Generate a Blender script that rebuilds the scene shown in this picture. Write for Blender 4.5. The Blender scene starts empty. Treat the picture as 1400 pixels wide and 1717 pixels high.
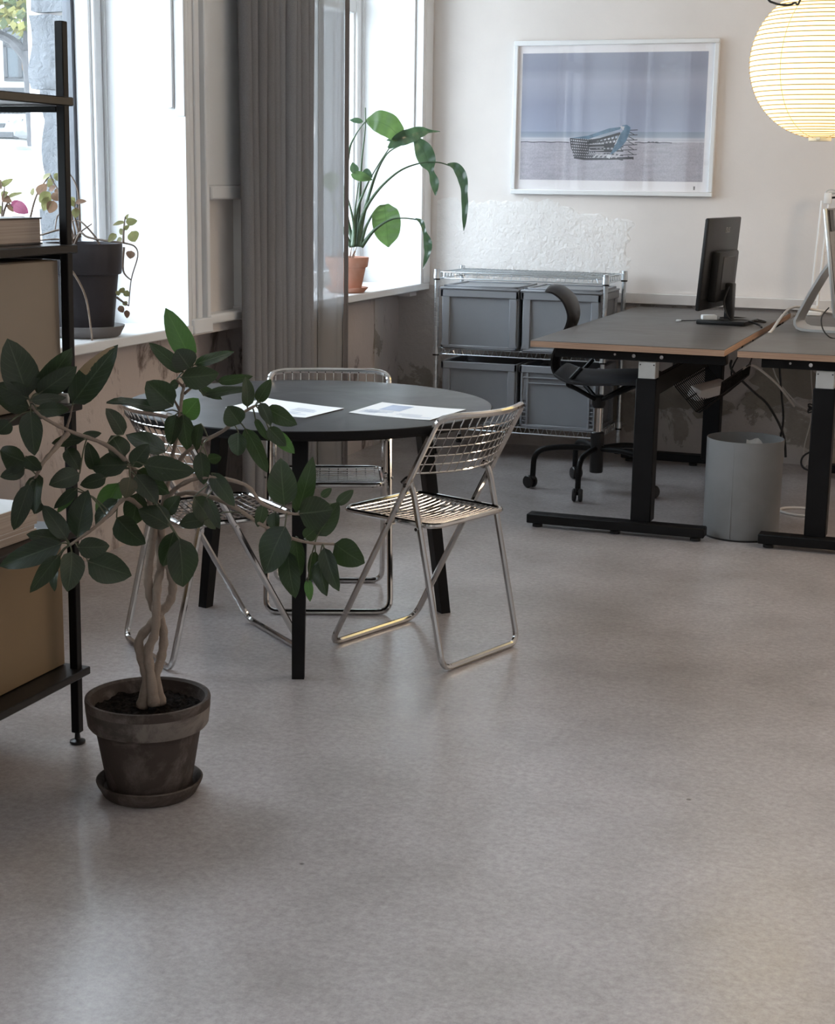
import bpy, bmesh, math, random
from mathutils import Vector, Matrix
random.seed(11)
SC = bpy.context.scene
COL = SC.collection

# ------------------------------------------------------------------ camera
cam_d = bpy.data.cameras.new('camera')
cam_d.sensor_fit = 'HORIZONTAL'; cam_d.sensor_width = 36.0; cam_d.lens = 68.14
cam_d.clip_start = 0.05; cam_d.clip_end = 300
cam = bpy.data.objects.new('camera', cam_d); COL.objects.link(cam)
_r = (0.938118, 0.346031, 0.014058); _d = (0.084357, -0.18895, -0.978357); _f = (-0.335885, 0.919, -0.206448)
cam.matrix_world = Matrix(((_r[0], -_d[0], -_f[0], 0), (_r[1], -_d[1], -_f[1], 0), (_r[2], -_d[2], -_f[2], 1.44), (0, 0, 0, 1)))
SC.camera = cam

# ------------------------------------------------------------------ world and exposure
SC.view_settings.view_transform = 'Standard'; SC.view_settings.look = 'None'
SC.view_settings.gamma = 1.0; SC.view_settings.use_curve_mapping = False
SC.view_settings.exposure = 0.22
try:
    SC.cycles.use_denoising = True
    SC.cycles.max_bounces = 10; SC.cycles.diffuse_bounces = 6; SC.cycles.transparent_max_bounces = 24
    SC.cycles.sample_clamp_indirect = 8.0
except Exception:
    pass
SKY = 9.4
W = bpy.data.worlds.new('overcast_sky'); SC.world = W; W.use_nodes = True
_bg = W.node_tree.nodes['Background']
_bg.inputs[0].default_value = (0.79, 0.90, 1.0, 1); _bg.inputs[1].default_value = SKY

def portal(y0, y1, z0, z1, x):
    l = bpy.data.lights.new('window_portal', 'AREA'); l.shape = 'RECTANGLE'
    l.size = y1 - y0; l.size_y = z1 - z0
    o = bpy.data.objects.new('window_portal', l); COL.objects.link(o)
    o.location = (x, (y0 + y1) / 2, (z0 + z1) / 2)
    o.rotation_euler = (math.radians(90), 0, math.radians(90) + math.pi)
    o.matrix_world = Matrix(((0, 0, -1, x), (1, 0, 0, (y0 + y1) / 2), (0, -1, 0, (z0 + z1) / 2), (0, 0, 0, 1)))
    l.cycles.is_portal = True
WIN = [(6.25, 8.25), (3.59, 5.59), (0.93, 2.93), (-1.73, 0.27)]     # window openings along the left wall
ZH = 2.85
for _a, _b in WIN:
    portal(_a + .05, _b - .05, .9, ZH, -3.56)
# fill lights added out of view (right of the frame and behind the camera)
for _x, _y, _e in ((.95, 6.3, 58), (1.5, 3.2, 11), (-.4, .6, 8), (1.5, -.9, 8)):
    _l = bpy.data.lights.new('added_fill_light', 'POINT'); _l.energy = _e; _l.color = (1, .78, .56) if _y > 6 else (1, .90, .82); _l.shadow_soft_size = .27
    _o = bpy.data.objects.new('added_fill_light', _l); COL.objects.link(_o); _o.location = (_x, _y, 2.0)

# ------------------------------------------------------------------ materials
def _mat(name):
    m = bpy.data.materials.new(name); m.use_nodes = True
    nt = m.node_tree; b = nt.nodes['Principled BSDF']
    return m, nt, b
def node(nt, typ, **kw):
    n = nt.nodes.new(typ)
    for k, v in kw.items():
        if k.startswith('i_'): n.inputs[k[2:]].default_value = v
        else: setattr(n, k, v)
    return n
def ramp(nt, fac, stops):
    r = nt.nodes.new('ShaderNodeValToRGB')
    e = r.color_ramp.elements
    while len(e) < len(stops): e.new(0.5)
    for el, (p, c) in zip(e, stops):
        el.position = p; el.color = (*c, 1) if len(c) == 3 else c
    nt.links.new(fac, r.inputs[0]); return r
def noise(nt, scale, detail=4, rough=.55, coord='Object', dist=0.0, stretch=None):
    tc = nt.nodes.new('ShaderNodeTexCoord'); n = nt.nodes.new('ShaderNodeTexNoise')
    n.inputs['Scale'].default_value = scale; n.inputs['Detail'].default_value = detail
    n.inputs['Roughness'].default_value = rough; n.inputs['Distortion'].default_value = dist
    src = tc.outputs[coord]
    if stretch:
        mp = nt.nodes.new('ShaderNodeMapping'); mp.inputs['Scale'].default_value = stretch
        nt.links.new(src, mp.inputs[0]); src = mp.outputs[0]
    nt.links.new(src, n.inputs['Vector']); return n
def bump(nt, b, h, strength, dist=.01, prev=None):
    n = nt.nodes.new('ShaderNodeBump'); n.inputs['Strength'].default_value = strength; n.inputs['Distance'].default_value = dist
    nt.links.new(h, n.inputs['Height'])
    if prev: nt.links.new(prev.outputs[0], n.inputs['Normal'])
    nt.links.new(n.outputs[0], b.inputs['Normal']); return n
def mix(nt, fac, a, bb, mode='MIX'):
    m = nt.nodes.new('ShaderNodeMix'); m.data_type = 'RGBA'; m.blend_type = mode
    for s, v in ((0, fac), (6, a), (7, bb)):
        if hasattr(v, 'links') or hasattr(v, 'is_linked'): nt.links.new(v, m.inputs[s])
        else: m.inputs[s].default_value = v if s == 0 else ((*v, 1) if len(v) == 3 else v)
    return m.outputs[2]
def simple(name, col, rough=.5, metal=0.0, var=.12, scale=12, bmp=0.0, bscale=60, spec=.5):
    m, nt, b = _mat(name)
    b.inputs['Roughness'].default_value = rough; b.inputs['Metallic'].default_value = metal
    b.inputs['Specular IOR Level'].default_value = spec
    n = noise(nt, scale)
    lo = tuple(c * (1 - var) for c in col); hi = tuple(min(1, c * (1 + var)) for c in col)
    r = ramp(nt, n.outputs['Fac'], [(.3, lo), (.7, hi)])
    nt.links.new(r.outputs[0], b.inputs['Base Color'])
    if bmp:
        n2 = noise(nt, bscale, 3); bump(nt, b, n2.outputs['Fac'], bmp)
    return m

# ------------------------------------------------------------------ mesh helpers
class MB:
    def __init__(s): s.v = []; s.f = []; s.m = []; s.uv = None
    def add(s, vs, fs, mi=0):
        o = len(s.v); s.v += [tuple(p) for p in vs]; s.f += [tuple(i + o for i in f) for f in fs]; s.m += [mi] * len(fs); return s
    def box(s, a, b, mi=0):
        x0, y0, z0 = a; x1, y1, z1 = b
        return s.add([(x0,y0,z0),(x1,y0,z0),(x1,y1,z0),(x0,y1,z0),(x0,y0,z1),(x1,y0,z1),(x1,y1,z1),(x0,y1,z1)],
                     [(0,3,2,1),(4,5,6,7),(0,1,5,4),(1,2,6,5),(2,3,7,6),(3,0,4,7)], mi)
    def rbox(s, a, b, bev=.004, mi=0, M=None, seg=1):
        bm = bmesh.new(); bmesh.ops.create_cube(bm, size=1)
        for v in bm.verts:
            v.co = Vector([a[i] + (v.co[i] + .5) * (b[i] - a[i]) for i in range(3)])
        bmesh.ops.bevel(bm, geom=list(bm.edges), offset=bev, segments=seg, affect='EDGES', profile=.5)
        bm.verts.index_update()
        vs = [(M @ v.co if M else v.co) for v in bm.verts]
        s.add([tuple(v) for v in vs], [[v.index for v in f.verts] for f in bm.faces], mi); bm.free(); return s
    def prism(s, poly, axis, a, b, mi=0):
        # poly: 2-D outline, extruded along axis from a to b
        def P(p, t):
            if axis == 'x': return (t, p[0], p[1])
            if axis == 'y': return (p[0], t, p[1])
            return (p[0], p[1], t)
        n = len(poly)
        return s.add([P(p, a) for p in poly] + [P(p, b) for p in poly],
                     [tuple(range(n))[::-1], tuple(range(n, 2*n))] + [(i, (i+1) % n, n + (i+1) % n, n + i) for i in range(n)], mi)
    def tube(s, pts, r, n=6, closed=False, mi=0, cap=True):
        P = [Vector(p) for p in pts]; k = len(P)
        R = r if isinstance(r, (list, tuple)) else [r] * k
        T = []
        for i in range(k):
            a = P[(i-1) % k] if (closed or i) else P[0]; b = P[(i+1) % k] if (closed or i < k-1) else P[-1]
            t = b - a
            if t.length < 1e-9: t = Vector((0, 0, 1))
            T.append(t.normalized())
        u = T[0].orthogonal().normalized(); vs = []
        for i in range(k):
            u = (u - T[i] * u.dot(T[i]))
            u = u.normalized() if u.length > 1e-6 else T[i].orthogonal().normalized()
            w = T[i].cross(u)
            sc = 1.0
            for j in range(n):
                an = 2 * math.pi * j / n
                vs.append(P[i] + (u * math.cos(an) + w * math.sin(an)) * R[i])
        fs = []
        for i in range(k if closed else k - 1):
            a = i * n; b = ((i + 1) % k) * n
            for j in range(n): fs.append((a + j, a + (j+1) % n, b + (j+1) % n, b + j))
        if cap and not closed: fs += [tuple(range(n))[::-1], tuple(range((k-1)*n, k*n))]
        return s.add(vs, fs, mi)
    def lathe(s, prof, c=(0,0,0), n=32, mi=0, jitter=0):
        vs = []; k = len(prof)
        for r, z in prof:
            for j in range(n):
                a = 2 * math.pi * j / n
                vs.append((c[0] + r * math.cos(a), c[1] + r * math.sin(a), c[2] + z))
        fs = []
        for i in range(k - 1):
            for j in range(n): fs.append((i*n + j, i*n + (j+1) % n, (i+1)*n + (j+1) % n, (i+1)*n + j))
        if prof[0][0] > 1e-6: fs.append(tuple(range(n))[::-1])
        if prof[-1][0] > 1e-6: fs.append(tuple(range((k-1)*n, k*n)))
        return s.add(vs, fs, mi)
    def grid(s, fn, nu, nv, mi=0):
        vs = [fn(i / nu, j / nv) for i in range(nu + 1) for j in range(nv + 1)]
        fs = [(i*(nv+1)+j, (i+1)*(nv+1)+j, (i+1)*(nv+1)+j+1, i*(nv+1)+j+1) for i in range(nu) for j in range(nv)]
        return s.add(vs, fs, mi)
def fillet(pts, r, seg=5, closed=False):
    P = [Vector(p) for p in pts]; out = []; n = len(P)
    for i in range(n):
        if not closed and i in (0, n - 1): out.append(P[i]); continue
        a, b, c = P[(i-1) % n], P[i], P[(i+1) % n]
        d1 = (a - b); d2 = (c - b); rr = min(r, d1.length * .49, d2.length * .49)
        p, q = b + d1.normalized() * rr, b + d2.normalized() * rr
        for k in range(seg + 1):
            t = k / seg; out.append(p * (1-t)**2 + b * 2*t*(1-t) + q * t*t)
    return out
def smooth_path(pts, seg=4):
    P = [Vector(p) for p in pts]; out = []
    for i in range(len(P) - 1):
        p0 = P[max(i-1, 0)]; p1 = P[i]; p2 = P[i+1]; p3 = P[min(i+2, len(P)-1)]
        for k in range(seg):
            t = k / seg
            out.append(.5 * ((2*p1) + (p2-p0)*t + (2*p0-5*p1+4*p2-p3)*t*t + (3*p1-p0-3*p2+p3)*t**3))
    out.append(P[-1]); return out
def wloc(o):
    l = Vector((0, 0, 0))
    while o is not None: l = l + o.location; o = o.parent
    return l
def part(name, mb, mats, parent=None, smooth=True, ang=38, label=None, kind=None, uv=None):
    off = wloc(parent) if parent else Vector((0, 0, 0))
    me = bpy.data.meshes.new(name)
    me.from_pydata([tuple(Vector(v) - off) for v in mb.v], [], mb.f)
    ms = mats if isinstance(mats, (list, tuple)) else [mats]
    for m in ms: me.materials.append(m)
    if len(ms) > 1: me.polygons.foreach_set('material_index', mb.m)
    if uv:
        l = me.uv_layers.new(name='UVMap')
        for lp in me.loops: l.data[lp.index].uv = uv[lp.vertex_index]
    me.validate()
    if smooth:
        me.polygons.foreach_set('use_smooth', [True] * len(me.polygons))
        me.set_sharp_from_angle(angle=math.radians(ang))
    me.update()
    o = bpy.data.objects.new(name, me); COL.objects.link(o)
    if parent: o.parent = parent
    if label: o['label'] = label
    if kind: o['kind'] = kind
    return o
def tag(o, label, cat, group=None):
    o['label'] = label; o['category'] = cat
    if group: o['group'] = group
    return o
def thing(name, label, cat, loc=(0, 0, 0), group=None):
    o = bpy.data.objects.new(name, None); COL.objects.link(o); o.location = loc
    o.empty_display_size = .05
    return tag(o, label, cat, group)
def structure(name, loc=(0, 0, 0)):
    o = bpy.data.objects.new(name, None); COL.objects.link(o); o.location = loc; o['kind'] = 'structure'; o.empty_display_size = .05; return o

# ------------------------------------------------------------------ shared materials
def m_floor():
    m, nt, b = _mat('polished_concrete')
    n1 = noise(nt, .8, 6, .6, dist=.4); n2 = noise(nt, 3.2, 10, .62); n3 = noise(nt, 55, 8, .8); n4 = noise(nt, 2.0, 5, .7, dist=1.0)
    r1 = ramp(nt, n1.outputs['Fac'], [(.3, (.352, .320, .318)), (.7, (.43, .402, .405))])
    r2 = ramp(nt, n2.outputs['Fac'], [(.22, (.76, .745, .735)), (.50, (1, 1, 1)), (.78, (1.16, 1.16, 1.17))])
    c = mix(nt, .9, r1.outputs[0], r2.outputs[0], 'MULTIPLY')
    r3 = ramp(nt, n3.outputs['Fac'], [(.30, (.64, .63, .62)), (.5, (1, 1, 1)), (.70, (1.36, 1.36, 1.36))])
    c = mix(nt, .8, c, r3.outputs[0], 'MULTIPLY')
    r4 = ramp(nt, n4.outputs['Fac'], [(.50, (1, 1, 1)), (.72, (1.5, 1.5, 1.52))])     # worn pale scuffs
    n5 = noise(nt, 48, 8, .8, dist=.6, stretch=(1, .6, 1)); r5 = ramp(nt, n5.outputs['Fac'], [(.56, (0, 0, 0)), (.72, (1, 1, 1))])
    c = mix(nt, r5.outputs[0], c, mix(nt, 1.0, c, r4.outputs[0], 'MULTIPLY'))
    v = nt.nodes.new('ShaderNodeTexVoronoi'); v.inputs['Scale'].default_value = 2.6; tc = nt.nodes.new('ShaderNodeTexCoord'); nt.links.new(tc.outputs['Object'], v.inputs['Vector'])
    rv = ramp(nt, v.outputs['Distance'], [(.012, (.12, .11, .10)), (.02, (1, 1, 1))])  # small dark specks
    c = mix(nt, .7, c, rv.outputs[0], 'MULTIPLY')
    nt.links.new(c, b.inputs['Base Color'])
    b.inputs['Roughness'].default_value = .55; b.inputs['Specular IOR Level'].default_value = .4
    rr = ramp(nt, n2.outputs['Fac'], [(.3, (.18, .18, .18)), (.7, (.27, .27, .27))]); nt.links.new(rr.outputs[0], b.inputs['Coat Roughness'])
    b.inputs['Coat Weight'].default_value = 1.0; b.inputs['Coat IOR'].default_value = 1.95
    nb = noise(nt, 34, 7, .7); bp = bump(nt, b, nb.outputs['Fac'], .14, .004)
    nb2 = noise(nt, 260, 3, .6); bp2 = bump(nt, b, nb2.outputs['Fac'], .12, .001, bp)
    nt.links.new(bp2.outputs[0], b.inputs['Coat Normal'])
    return m
def m_plaster(name, col, big=.25, fine=.2, scale=5, var=.06, patches=None, rough=.85, psc=2.2, thr=(.56, .60), stretch=None):
    m, nt, b = _mat(name); b.inputs['Roughness'].default_value = rough; b.inputs['Specular IOR Level'].default_value = .25
    n = noise(nt, 1.7, 5); lo = tuple(c * (1 - var) for c in col); hi = tuple(min(.95, c * (1 + var)) for c in col)
    c = ramp(nt, n.outputs['Fac'], [(.3, lo), (.7, hi)]).outputs[0]
    n1 = noise(nt, scale, 8, .6, dist=.5); bp = bump(nt, b, n1.outputs['Fac'], big, .03)
    n2 = noise(nt, 90, 4, .6); bp = bump(nt, b, n2.outputs['Fac'], fine, .004, bp)
    if patches:
        np_ = noise(nt, psc, 9, .68, dist=.5, stretch=stretch); rp = ramp(nt, np_.outputs['Fac'], [(thr[0], (0, 0, 0)), (thr[1], (1, 1, 1))])
        nv = noise(nt, 14, 5, .7); rc = ramp(nt, nv.outputs['Fac'], [(.3, patches[0]), (.7, patches[1])])
        c = mix(nt, rp.outputs[0], c, rc.outputs[0])
        bump(nt, b, rp.outputs[0], -.5, .006, bp)
    nt.links.new(c, b.inputs['Base Color']); return m
FLOOR = m_floor()
WALL_WHITE = m_plaster('smooth_white_plaster', (.70, .665, .645), .10, .12, 6)
WALL_ROUGH = m_plaster('rough_flaking_white_plaster', (.74, .725, .715), .22, .4, 40, .07)
WALL_LOW = m_plaster('worn_grey_plaster', (.50, .455, .43), .45, .35, 7, .08, ((.26, .235, .205), (.36, .325, .285)), psc=2.6, thr=(.55, .57))
WALL_LEFT_LOW = m_plaster('stained_plaster_below_sill', (.52, .455, .425), .3, .3, 6, .08, ((.09, .068, .06), (.27, .22, .195)), psc=5.0, thr=(.545, .62), stretch=(1, 1, .45))
CEIL = m_plaster('white_ceiling', (.80, .79, .77), .05, .05)
PAINT = simple('white_window_paint', (.72, .735, .75), .42, var=.03, scale=3, bmp=.05, bscale=20)
TRIM_GREY = simple('painted_trim', (.60, .565, .545), .5, var=.04)
STONE = m_plaster('rough_granite', (.16, .172, .19), .8, .9, 22, .35, ((.25, .26, .275), (.10, .108, .12)), psc=14, thr=(.5, .62))
GROUND = m_plaster('pavement', (.62, .62, .60), .2, .3, 4, .05)
BLACK = simple('black_powder_coat', (.006, .006, .0065), .5, var=.2, bmp=.03, bscale=400, spec=.16)
BLACK_SOFT = simple('black_plastic', (.011, .011, .012), .40, var=.2, bmp=.05, bscale=300, spec=.35)
BLACK_WOOD = simple('black_stained_wood', (.009, .008, .008), .36, var=.35, scale=30, spec=.22)
CHROME = simple('chrome', (.52, .515, .51), .13, 1.0, var=.06, scale=8)
ZINC = simple('zinc_wire', (.62, .66, .69), .28, 1.0, var=.1, scale=20)
CRATE = simple('grey_crate_plastic', (.235, .25, .275), .45, var=.06, scale=4, bmp=.05, bscale=120)
CRATE_LID = simple('grey_lid_plastic', (.245, .26, .285), .30, var=.05, scale=4)
def m_lino(name, col, rough):
    m, nt, b = _mat(name); n = noise(nt, 3, 6, .65, dist=.8)
    r = ramp(nt, n.outputs['Fac'], [(.3, tuple(c*.8 for c in col)), (.72, tuple(c*1.25 for c in col))]); nt.links.new(r.outputs[0], b.inputs['Base Color'])
    rr = ramp(nt, n.outputs['Fac'], [(.3, (rough-.05,)*3), (.7, (rough+.08,)*3)]); nt.links.new(rr.outputs[0], b.inputs['Roughness'])
    n2 = noise(nt, 250, 2); bump(nt, b, n2.outputs['Fac'], .06, .001); return m
LINO = m_lino('black_linoleum', (.040, .041, .045), .38)
LINO_DESK = m_lino('charcoal_linoleum', (.085, .078, .075), .42)
def m_ply():
    m, nt, b = _mat('plywood_edge'); n = noise(nt, 3, 4, .6, stretch=(1, 1, 160))
    r = ramp(nt, n.outputs['Fac'], [(.35, (.24, .14, .09)), (.65, (.42, .27, .18))]); nt.links.new(r.outputs[0], b.inputs['Base Color']); b.inputs['Roughness'].default_value = .6; return m
PLY = m_ply()
STEEL_GREY = simple('raw_grey_steel', (.50, .50, .48), .4, .3, var=.08)
SCREW = simple('screw_steel', (.72, .72, .72), .25, 1.0)
TERRA = m_plaster('terracotta', (.50, .26, .19), .06, .2, 8, .12, ((.62, .42, .36), (.56, .34, .27)), psc=3, thr=(.5, .75), rough=.8)
DARKPOT = m_plaster('charcoal_clay', (.040, .037, .042), .05, .12, 8, .2, rough=.62)
GREYCLAY = m_plaster('grey_clay', (.17, .16, .16), .05, .15, 8, .15, rough=.7)
OLDPOT = m_plaster('weathered_dark_terracotta', (.055, .042, .036), .15, .3, 9, .45, ((.21, .18, .16), (.12, .10, .09)), psc=9, thr=(.50, .72), rough=.75)
OLDPOT_RIM = m_plaster('limescale_terracotta', (.19, .165, .145), .15, .3, 12, .35, ((.055, .046, .041), (.09, .075, .067)), psc=9, thr=(.44, .60), rough=.8)
def m_soil():
    m, nt, b = _mat('soil'); n = noise(nt, 60, 6, .7); r = ramp(nt, n.outputs['Fac'], [(.38, (.004, .003, .003)), (.72, (.038, .030, .026))]); nt.links.new(r.outputs[0], b.inputs['Base Color'])
    b.inputs['Roughness'].default_value = .95; b.inputs['Specular IOR Level'].default_value = .08; bump(nt, b, n.outputs['Fac'], 1, .02); return m
SOIL = m_soil()
BARK = m_plaster('pale_bark', (.28, .225, .185), .25, .4, 30, .22, ((.17, .13, .10), (.26, .205, .165)), psc=14, thr=(.52, .66), rough=.8)
TWIG = simple('brown_twig', (.16, .12, .095), .7, var=.25, scale=40)
STALK = simple('green_stalk', (.055, .095, .05), .45, var=.2)
def leafmat(name, col, vein, rough=.38, trans=.22, tcol=None, var=.3, veins=1.0, edge=None, coat=0.0):
    m, nt, b = _mat(name)
    uv = nt.nodes.new('ShaderNodeUVMap'); sp = nt.nodes.new('ShaderNodeSeparateXYZ'); nt.links.new(uv.outputs[0], sp.inputs[0])
    def M(op, a, c=None, d=None):
        n = nt.nodes.new('ShaderNodeMath'); n.operation = op
        for i, x in enumerate((a, c, d)):
            if x is None: continue
            if isinstance(x, (int, float)): n.inputs[i].default_value = x
            else: nt.links.new(x, n.inputs[i])
        return n.outputs[0]
    av = M('ABSOLUTE', M('SUBTRACT', sp.outputs['Y'], .5))                     # 0 at the midrib, .5 at the margin
    mid = M('LESS_THAN', av, .022)
    lat = M('GREATER_THAN', M('COSINE', M('MULTIPLY', M('SUBTRACT', sp.outputs['X'], M('MULTIPLY', av, .55)), 56.0)), .955)
    n = noise(nt, 22, 4); r = ramp(nt, n.outputs['Fac'], [(.3, tuple(c*(1-var) for c in col)), (.7, tuple(c*(1+var) for c in col))])
    c = mix(nt, M('MULTIPLY', lat, .38 * veins), r.outputs[0], vein)
    c = mix(nt, M('MULTIPLY', mid, .8), c, vein)
    if edge:
        ne = noise(nt, 30, 5, .7); t = M('GREATER_THAN', M('ADD', sp.outputs['Y'], M('MULTIPLY', ne.outputs['Fac'], .5)), edge[1])
        t2 = M('MULTIPLY', t, M('MULTIPLY', M('GREATER_THAN', sp.outputs['X'], .45), M('LESS_THAN', sp.outputs['X'], .95)))
        c = mix(nt, t2, c, edge[0])
    nt.links.new(c, b.inputs['Base Color']); b.inputs['Roughness'].default_value = rough
    b.inputs['Coat Weight'].default_value = coat; b.inputs['Coat Roughness'].default_value = .2
    bump(nt, b, M('ADD', M('MULTIPLY', lat, -.5), M('MULTIPLY', mid, -1.0)), .35, .002)
    tr = nt.nodes.new('ShaderNodeBsdfTranslucent'); tr.inputs[0].default_value = (*(tcol or tuple(min(1, x*4) for x in col)), 1)
    ms = nt.nodes.new('ShaderNodeMixShader'); ms.inputs[0].default_value = trans
    nt.links.new(b.outputs[0], ms.inputs[1]); nt.links.new(tr.outputs[0], ms.inputs[2])
    nt.links.new(ms.outputs[0], nt.nodes['Material Output'].inputs[0]); return m
FIG_LEAF = [leafmat('fig_leaf_dark', (.014, .023, .014), (.06, .08, .05), .44, .10, (.10, .20, .04)),
            leafmat('fig_leaf_scorched', (.012, .020, .016), (.06, .08, .06), .35, .10, (.10, .20, .04), edge=((.30, .20, .13), 1.02)),
            leafmat('fig_leaf_backlit', (.028, .060, .020), (.08, .14, .05), .42, .35, (.10, .22, .05)),  # light from behind is put into the colour as a lighter green
            leafmat('fig_leaf_glossy', (.030, .042, .036), (.10, .13, .10), .24, .10, (.10, .20, .05), coat=.3),
            leafmat('fig_leaf_brownish', (.045, .042, .024), (.10, .09, .05), .45, .15, (.14, .14, .04))]
BIRD_LEAF = [leafmat('strelitzia_leaf', (.050, .090, .058), (.03, .05, .03), .30, .22, (.12, .22, .10), veins=.4),
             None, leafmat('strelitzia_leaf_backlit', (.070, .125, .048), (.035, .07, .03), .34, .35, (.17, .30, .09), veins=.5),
             leafmat('strelitzia_leaf_glossy', (.045, .085, .058), (.03, .05, .03), .16, .20, (.12, .22, .10), veins=.4, coat=.6)]
COL_LEAF = [leafmat('coleus_leaf', (.20, .20, .085), (.20, .085, .05), .5, .35, (.27, .28, .12), .45, veins=1.6), None, None, None, None,
            leafmat('coleus_leaf_dry', (.20, .125, .085), (.14, .07, .045), .6, .3, (.26, .16, .10), .4),
            leafmat('coleus_leaf_magenta', (.34, .08, .16), (.25, .05, .11), .5, .3, (.36, .09, .18), .3)]
def m_glass(name='window_glass', tint=(.98, .985, .985)):
    m = bpy.data.materials.new(name); m.use_nodes = True; nt = m.node_tree; nt.nodes.clear()
    o = nt.nodes.new('ShaderNodeOutputMaterial'); t = nt.nodes.new('ShaderNodeBsdfTransparent'); t.inputs[0].default_value = (*tint, 1)
    g = nt.nodes.new('ShaderNodeBsdfGlossy'); g.inputs['Roughness'].default_value = .02
    f = nt.nodes.new('ShaderNodeLayerWeight'); f.inputs[0].default_value = .5
    pw = nt.nodes.new('ShaderNodeMath'); pw.operation = 'POWER'; pw.inputs[1].default_value = 5; nt.links.new(f.outputs['Facing'], pw.inputs[0])
    ma = nt.nodes.new('ShaderNodeMath'); ma.operation = 'MULTIPLY_ADD'; ma.inputs[1].default_value = .94; ma.inputs[2].default_value = .04; nt.links.new(pw.outputs[0], ma.inputs[0])
    x = nt.nodes.new('ShaderNodeMixShader'); nt.links.new(ma.outputs[0], x.inputs[0]); nt.links.new(t.outputs[0], x.inputs[1]); nt.links.new(g.outputs[0], x.inputs[2]); nt.links.new(x.outputs[0], o.inputs[0]); return m
GLASS = m_glass(); PICTURE_GLASS = m_glass('picture_glass', (.995, .99, .995))
def m_cloth(name, col, open_, trans):
    m = bpy.data.materials.new(name); m.use_nodes = True; nt = m.node_tree; nt.nodes.clear()
    o = nt.nodes.new('ShaderNodeOutputMaterial'); d = nt.nodes.new('ShaderNodeBsdfDiffuse'); tl = nt.nodes.new('ShaderNodeBsdfTranslucent'); tp = nt.nodes.new('ShaderNodeBsdfTransparent')
    n = noise(nt, 1, 3, .7, stretch=(700, 700, 160)); n2 = noise(nt, 1, 3, .7, stretch=(160, 160, 900))
    a = nt.nodes.new('ShaderNodeMath'); a.operation = 'ADD'; nt.links.new(n.outputs['Fac'], a.inputs[0]); nt.links.new(n2.outputs['Fac'], a.inputs[1])
    r = ramp(nt, a.outputs[0], [(.36, tuple(c*.85 for c in col)), (.64, tuple(min(1, c*1.15) for c in col))])
    a2 = nt.nodes.new('ShaderNodeMath'); a2.operation = 'MULTIPLY'; a2.inputs[1].default_value = .5; nt.links.new(a.outputs[0], a2.inputs[0]); nt.links.new(a2.outputs[0], r.inputs[0])
    nt.links.new(r.outputs[0], d.inputs[0]); nt.links.new(r.outputs[0], tl.inputs[0])
    x = nt.nodes.new('ShaderNodeMixShader'); x.inputs[0].default_value = trans; nt.links.new(d.outputs[0], x.inputs[1]); nt.links.new(tl.outputs[0], x.inputs[2])
    y = nt.nodes.new('ShaderNodeMixShader'); nt.links.new(x.outputs[0], y.inputs[1]); nt.links.new(tp.outputs[0], y.inputs[2])
    if open_ > 0:
        ro = ramp(nt, a2.outputs[0], [(.40, (max(0, open_-.12),)*3), (.60, (min(1, open_+.12),)*3)]); nt.links.new(ro.outputs[0], y.inputs[0])
    else: y.inputs[0].default_value = 0
    nt.links.new(y.outputs[0], o.inputs[0]); return m
CLOTH = m_cloth('grey_woven_cloth', (.215, .214, .224), 0.0, .04)
SHEER = m_cloth('open_weave_grey_cloth', (.28, .275, .275), .20, .25)
HEM = m_cloth('doubled_hem_cloth', (.15, .14, .14), 0.0, .06)
PAPER = simple('white_paper', (.86, .88, .90), .6, var=.01)
INK = simple('blue_grey_ink', (.45, .52, .66), .7, var=.1)
TAN = simple('tan_lacquered_board', (.205, .165, .125), .55, var=.05, scale=3)
OCHRE = simple('ochre_lacquered_board', (.20, .135, .070), .55, var=.05, scale=3)
BIN = simple('grey_vulcanised_fibre', (.185, .185, .185), .6, var=.10, scale=7, bmp=.05, bscale=80)
BINLINER = simple('pale_bin_liner', (.55, .53, .50), .5, var=.1)
ALU = simple('silver_aluminium', (.55, .55, .54), .32, .85, var=.04)
WHITE_PL = simple('white_plastic', (.78, .78, .78), .35, var=.03)
WHITE_CABLE = simple('white_cable', (.62, .59, .56), .45, var=.05)
BLACK_CABLE = simple('black_cable', (.01, .01, .011), .5)

# ------------------------------------------------------------------ the room
XL, YB, ZC = -3.19, 8.36, 3.15
XO = -3.72
mb = MB(); mb.add([(XL, -4.2, 0), (3.6, -4.2, 0), (3.6, YB, 0), (XL, YB, 0), (XL, -4.2, -.1), (3.6, -4.2, -.1), (3.6, YB, -.1), (XL, YB, -.1)], [(0,1,2,3), (7,6,5,4), (0,4,5,1), (1,5,6,2), (2,6,7,3), (3,7,4,0)])
part('floor', mb, FLOOR, smooth=False)['kind'] = 'structure'
mb = MB().box((XO, -4.35, ZC), (3.75, YB + .15, ZC + .1))
part('ceiling', mb, CEIL, smooth=False)['kind'] = 'structure'
mb = MB().box((3.6, -4.2, 0), (3.75, YB, ZC)); part('wall_right', mb, WALL_WHITE, smooth=False)['kind'] = 'structure'
mb = MB().box((XO, -4.35, 0), (3.75, -4.2, ZC)); part('wall_front', mb, WALL_WHITE, smooth=False)['kind'] = 'structure'
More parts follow.
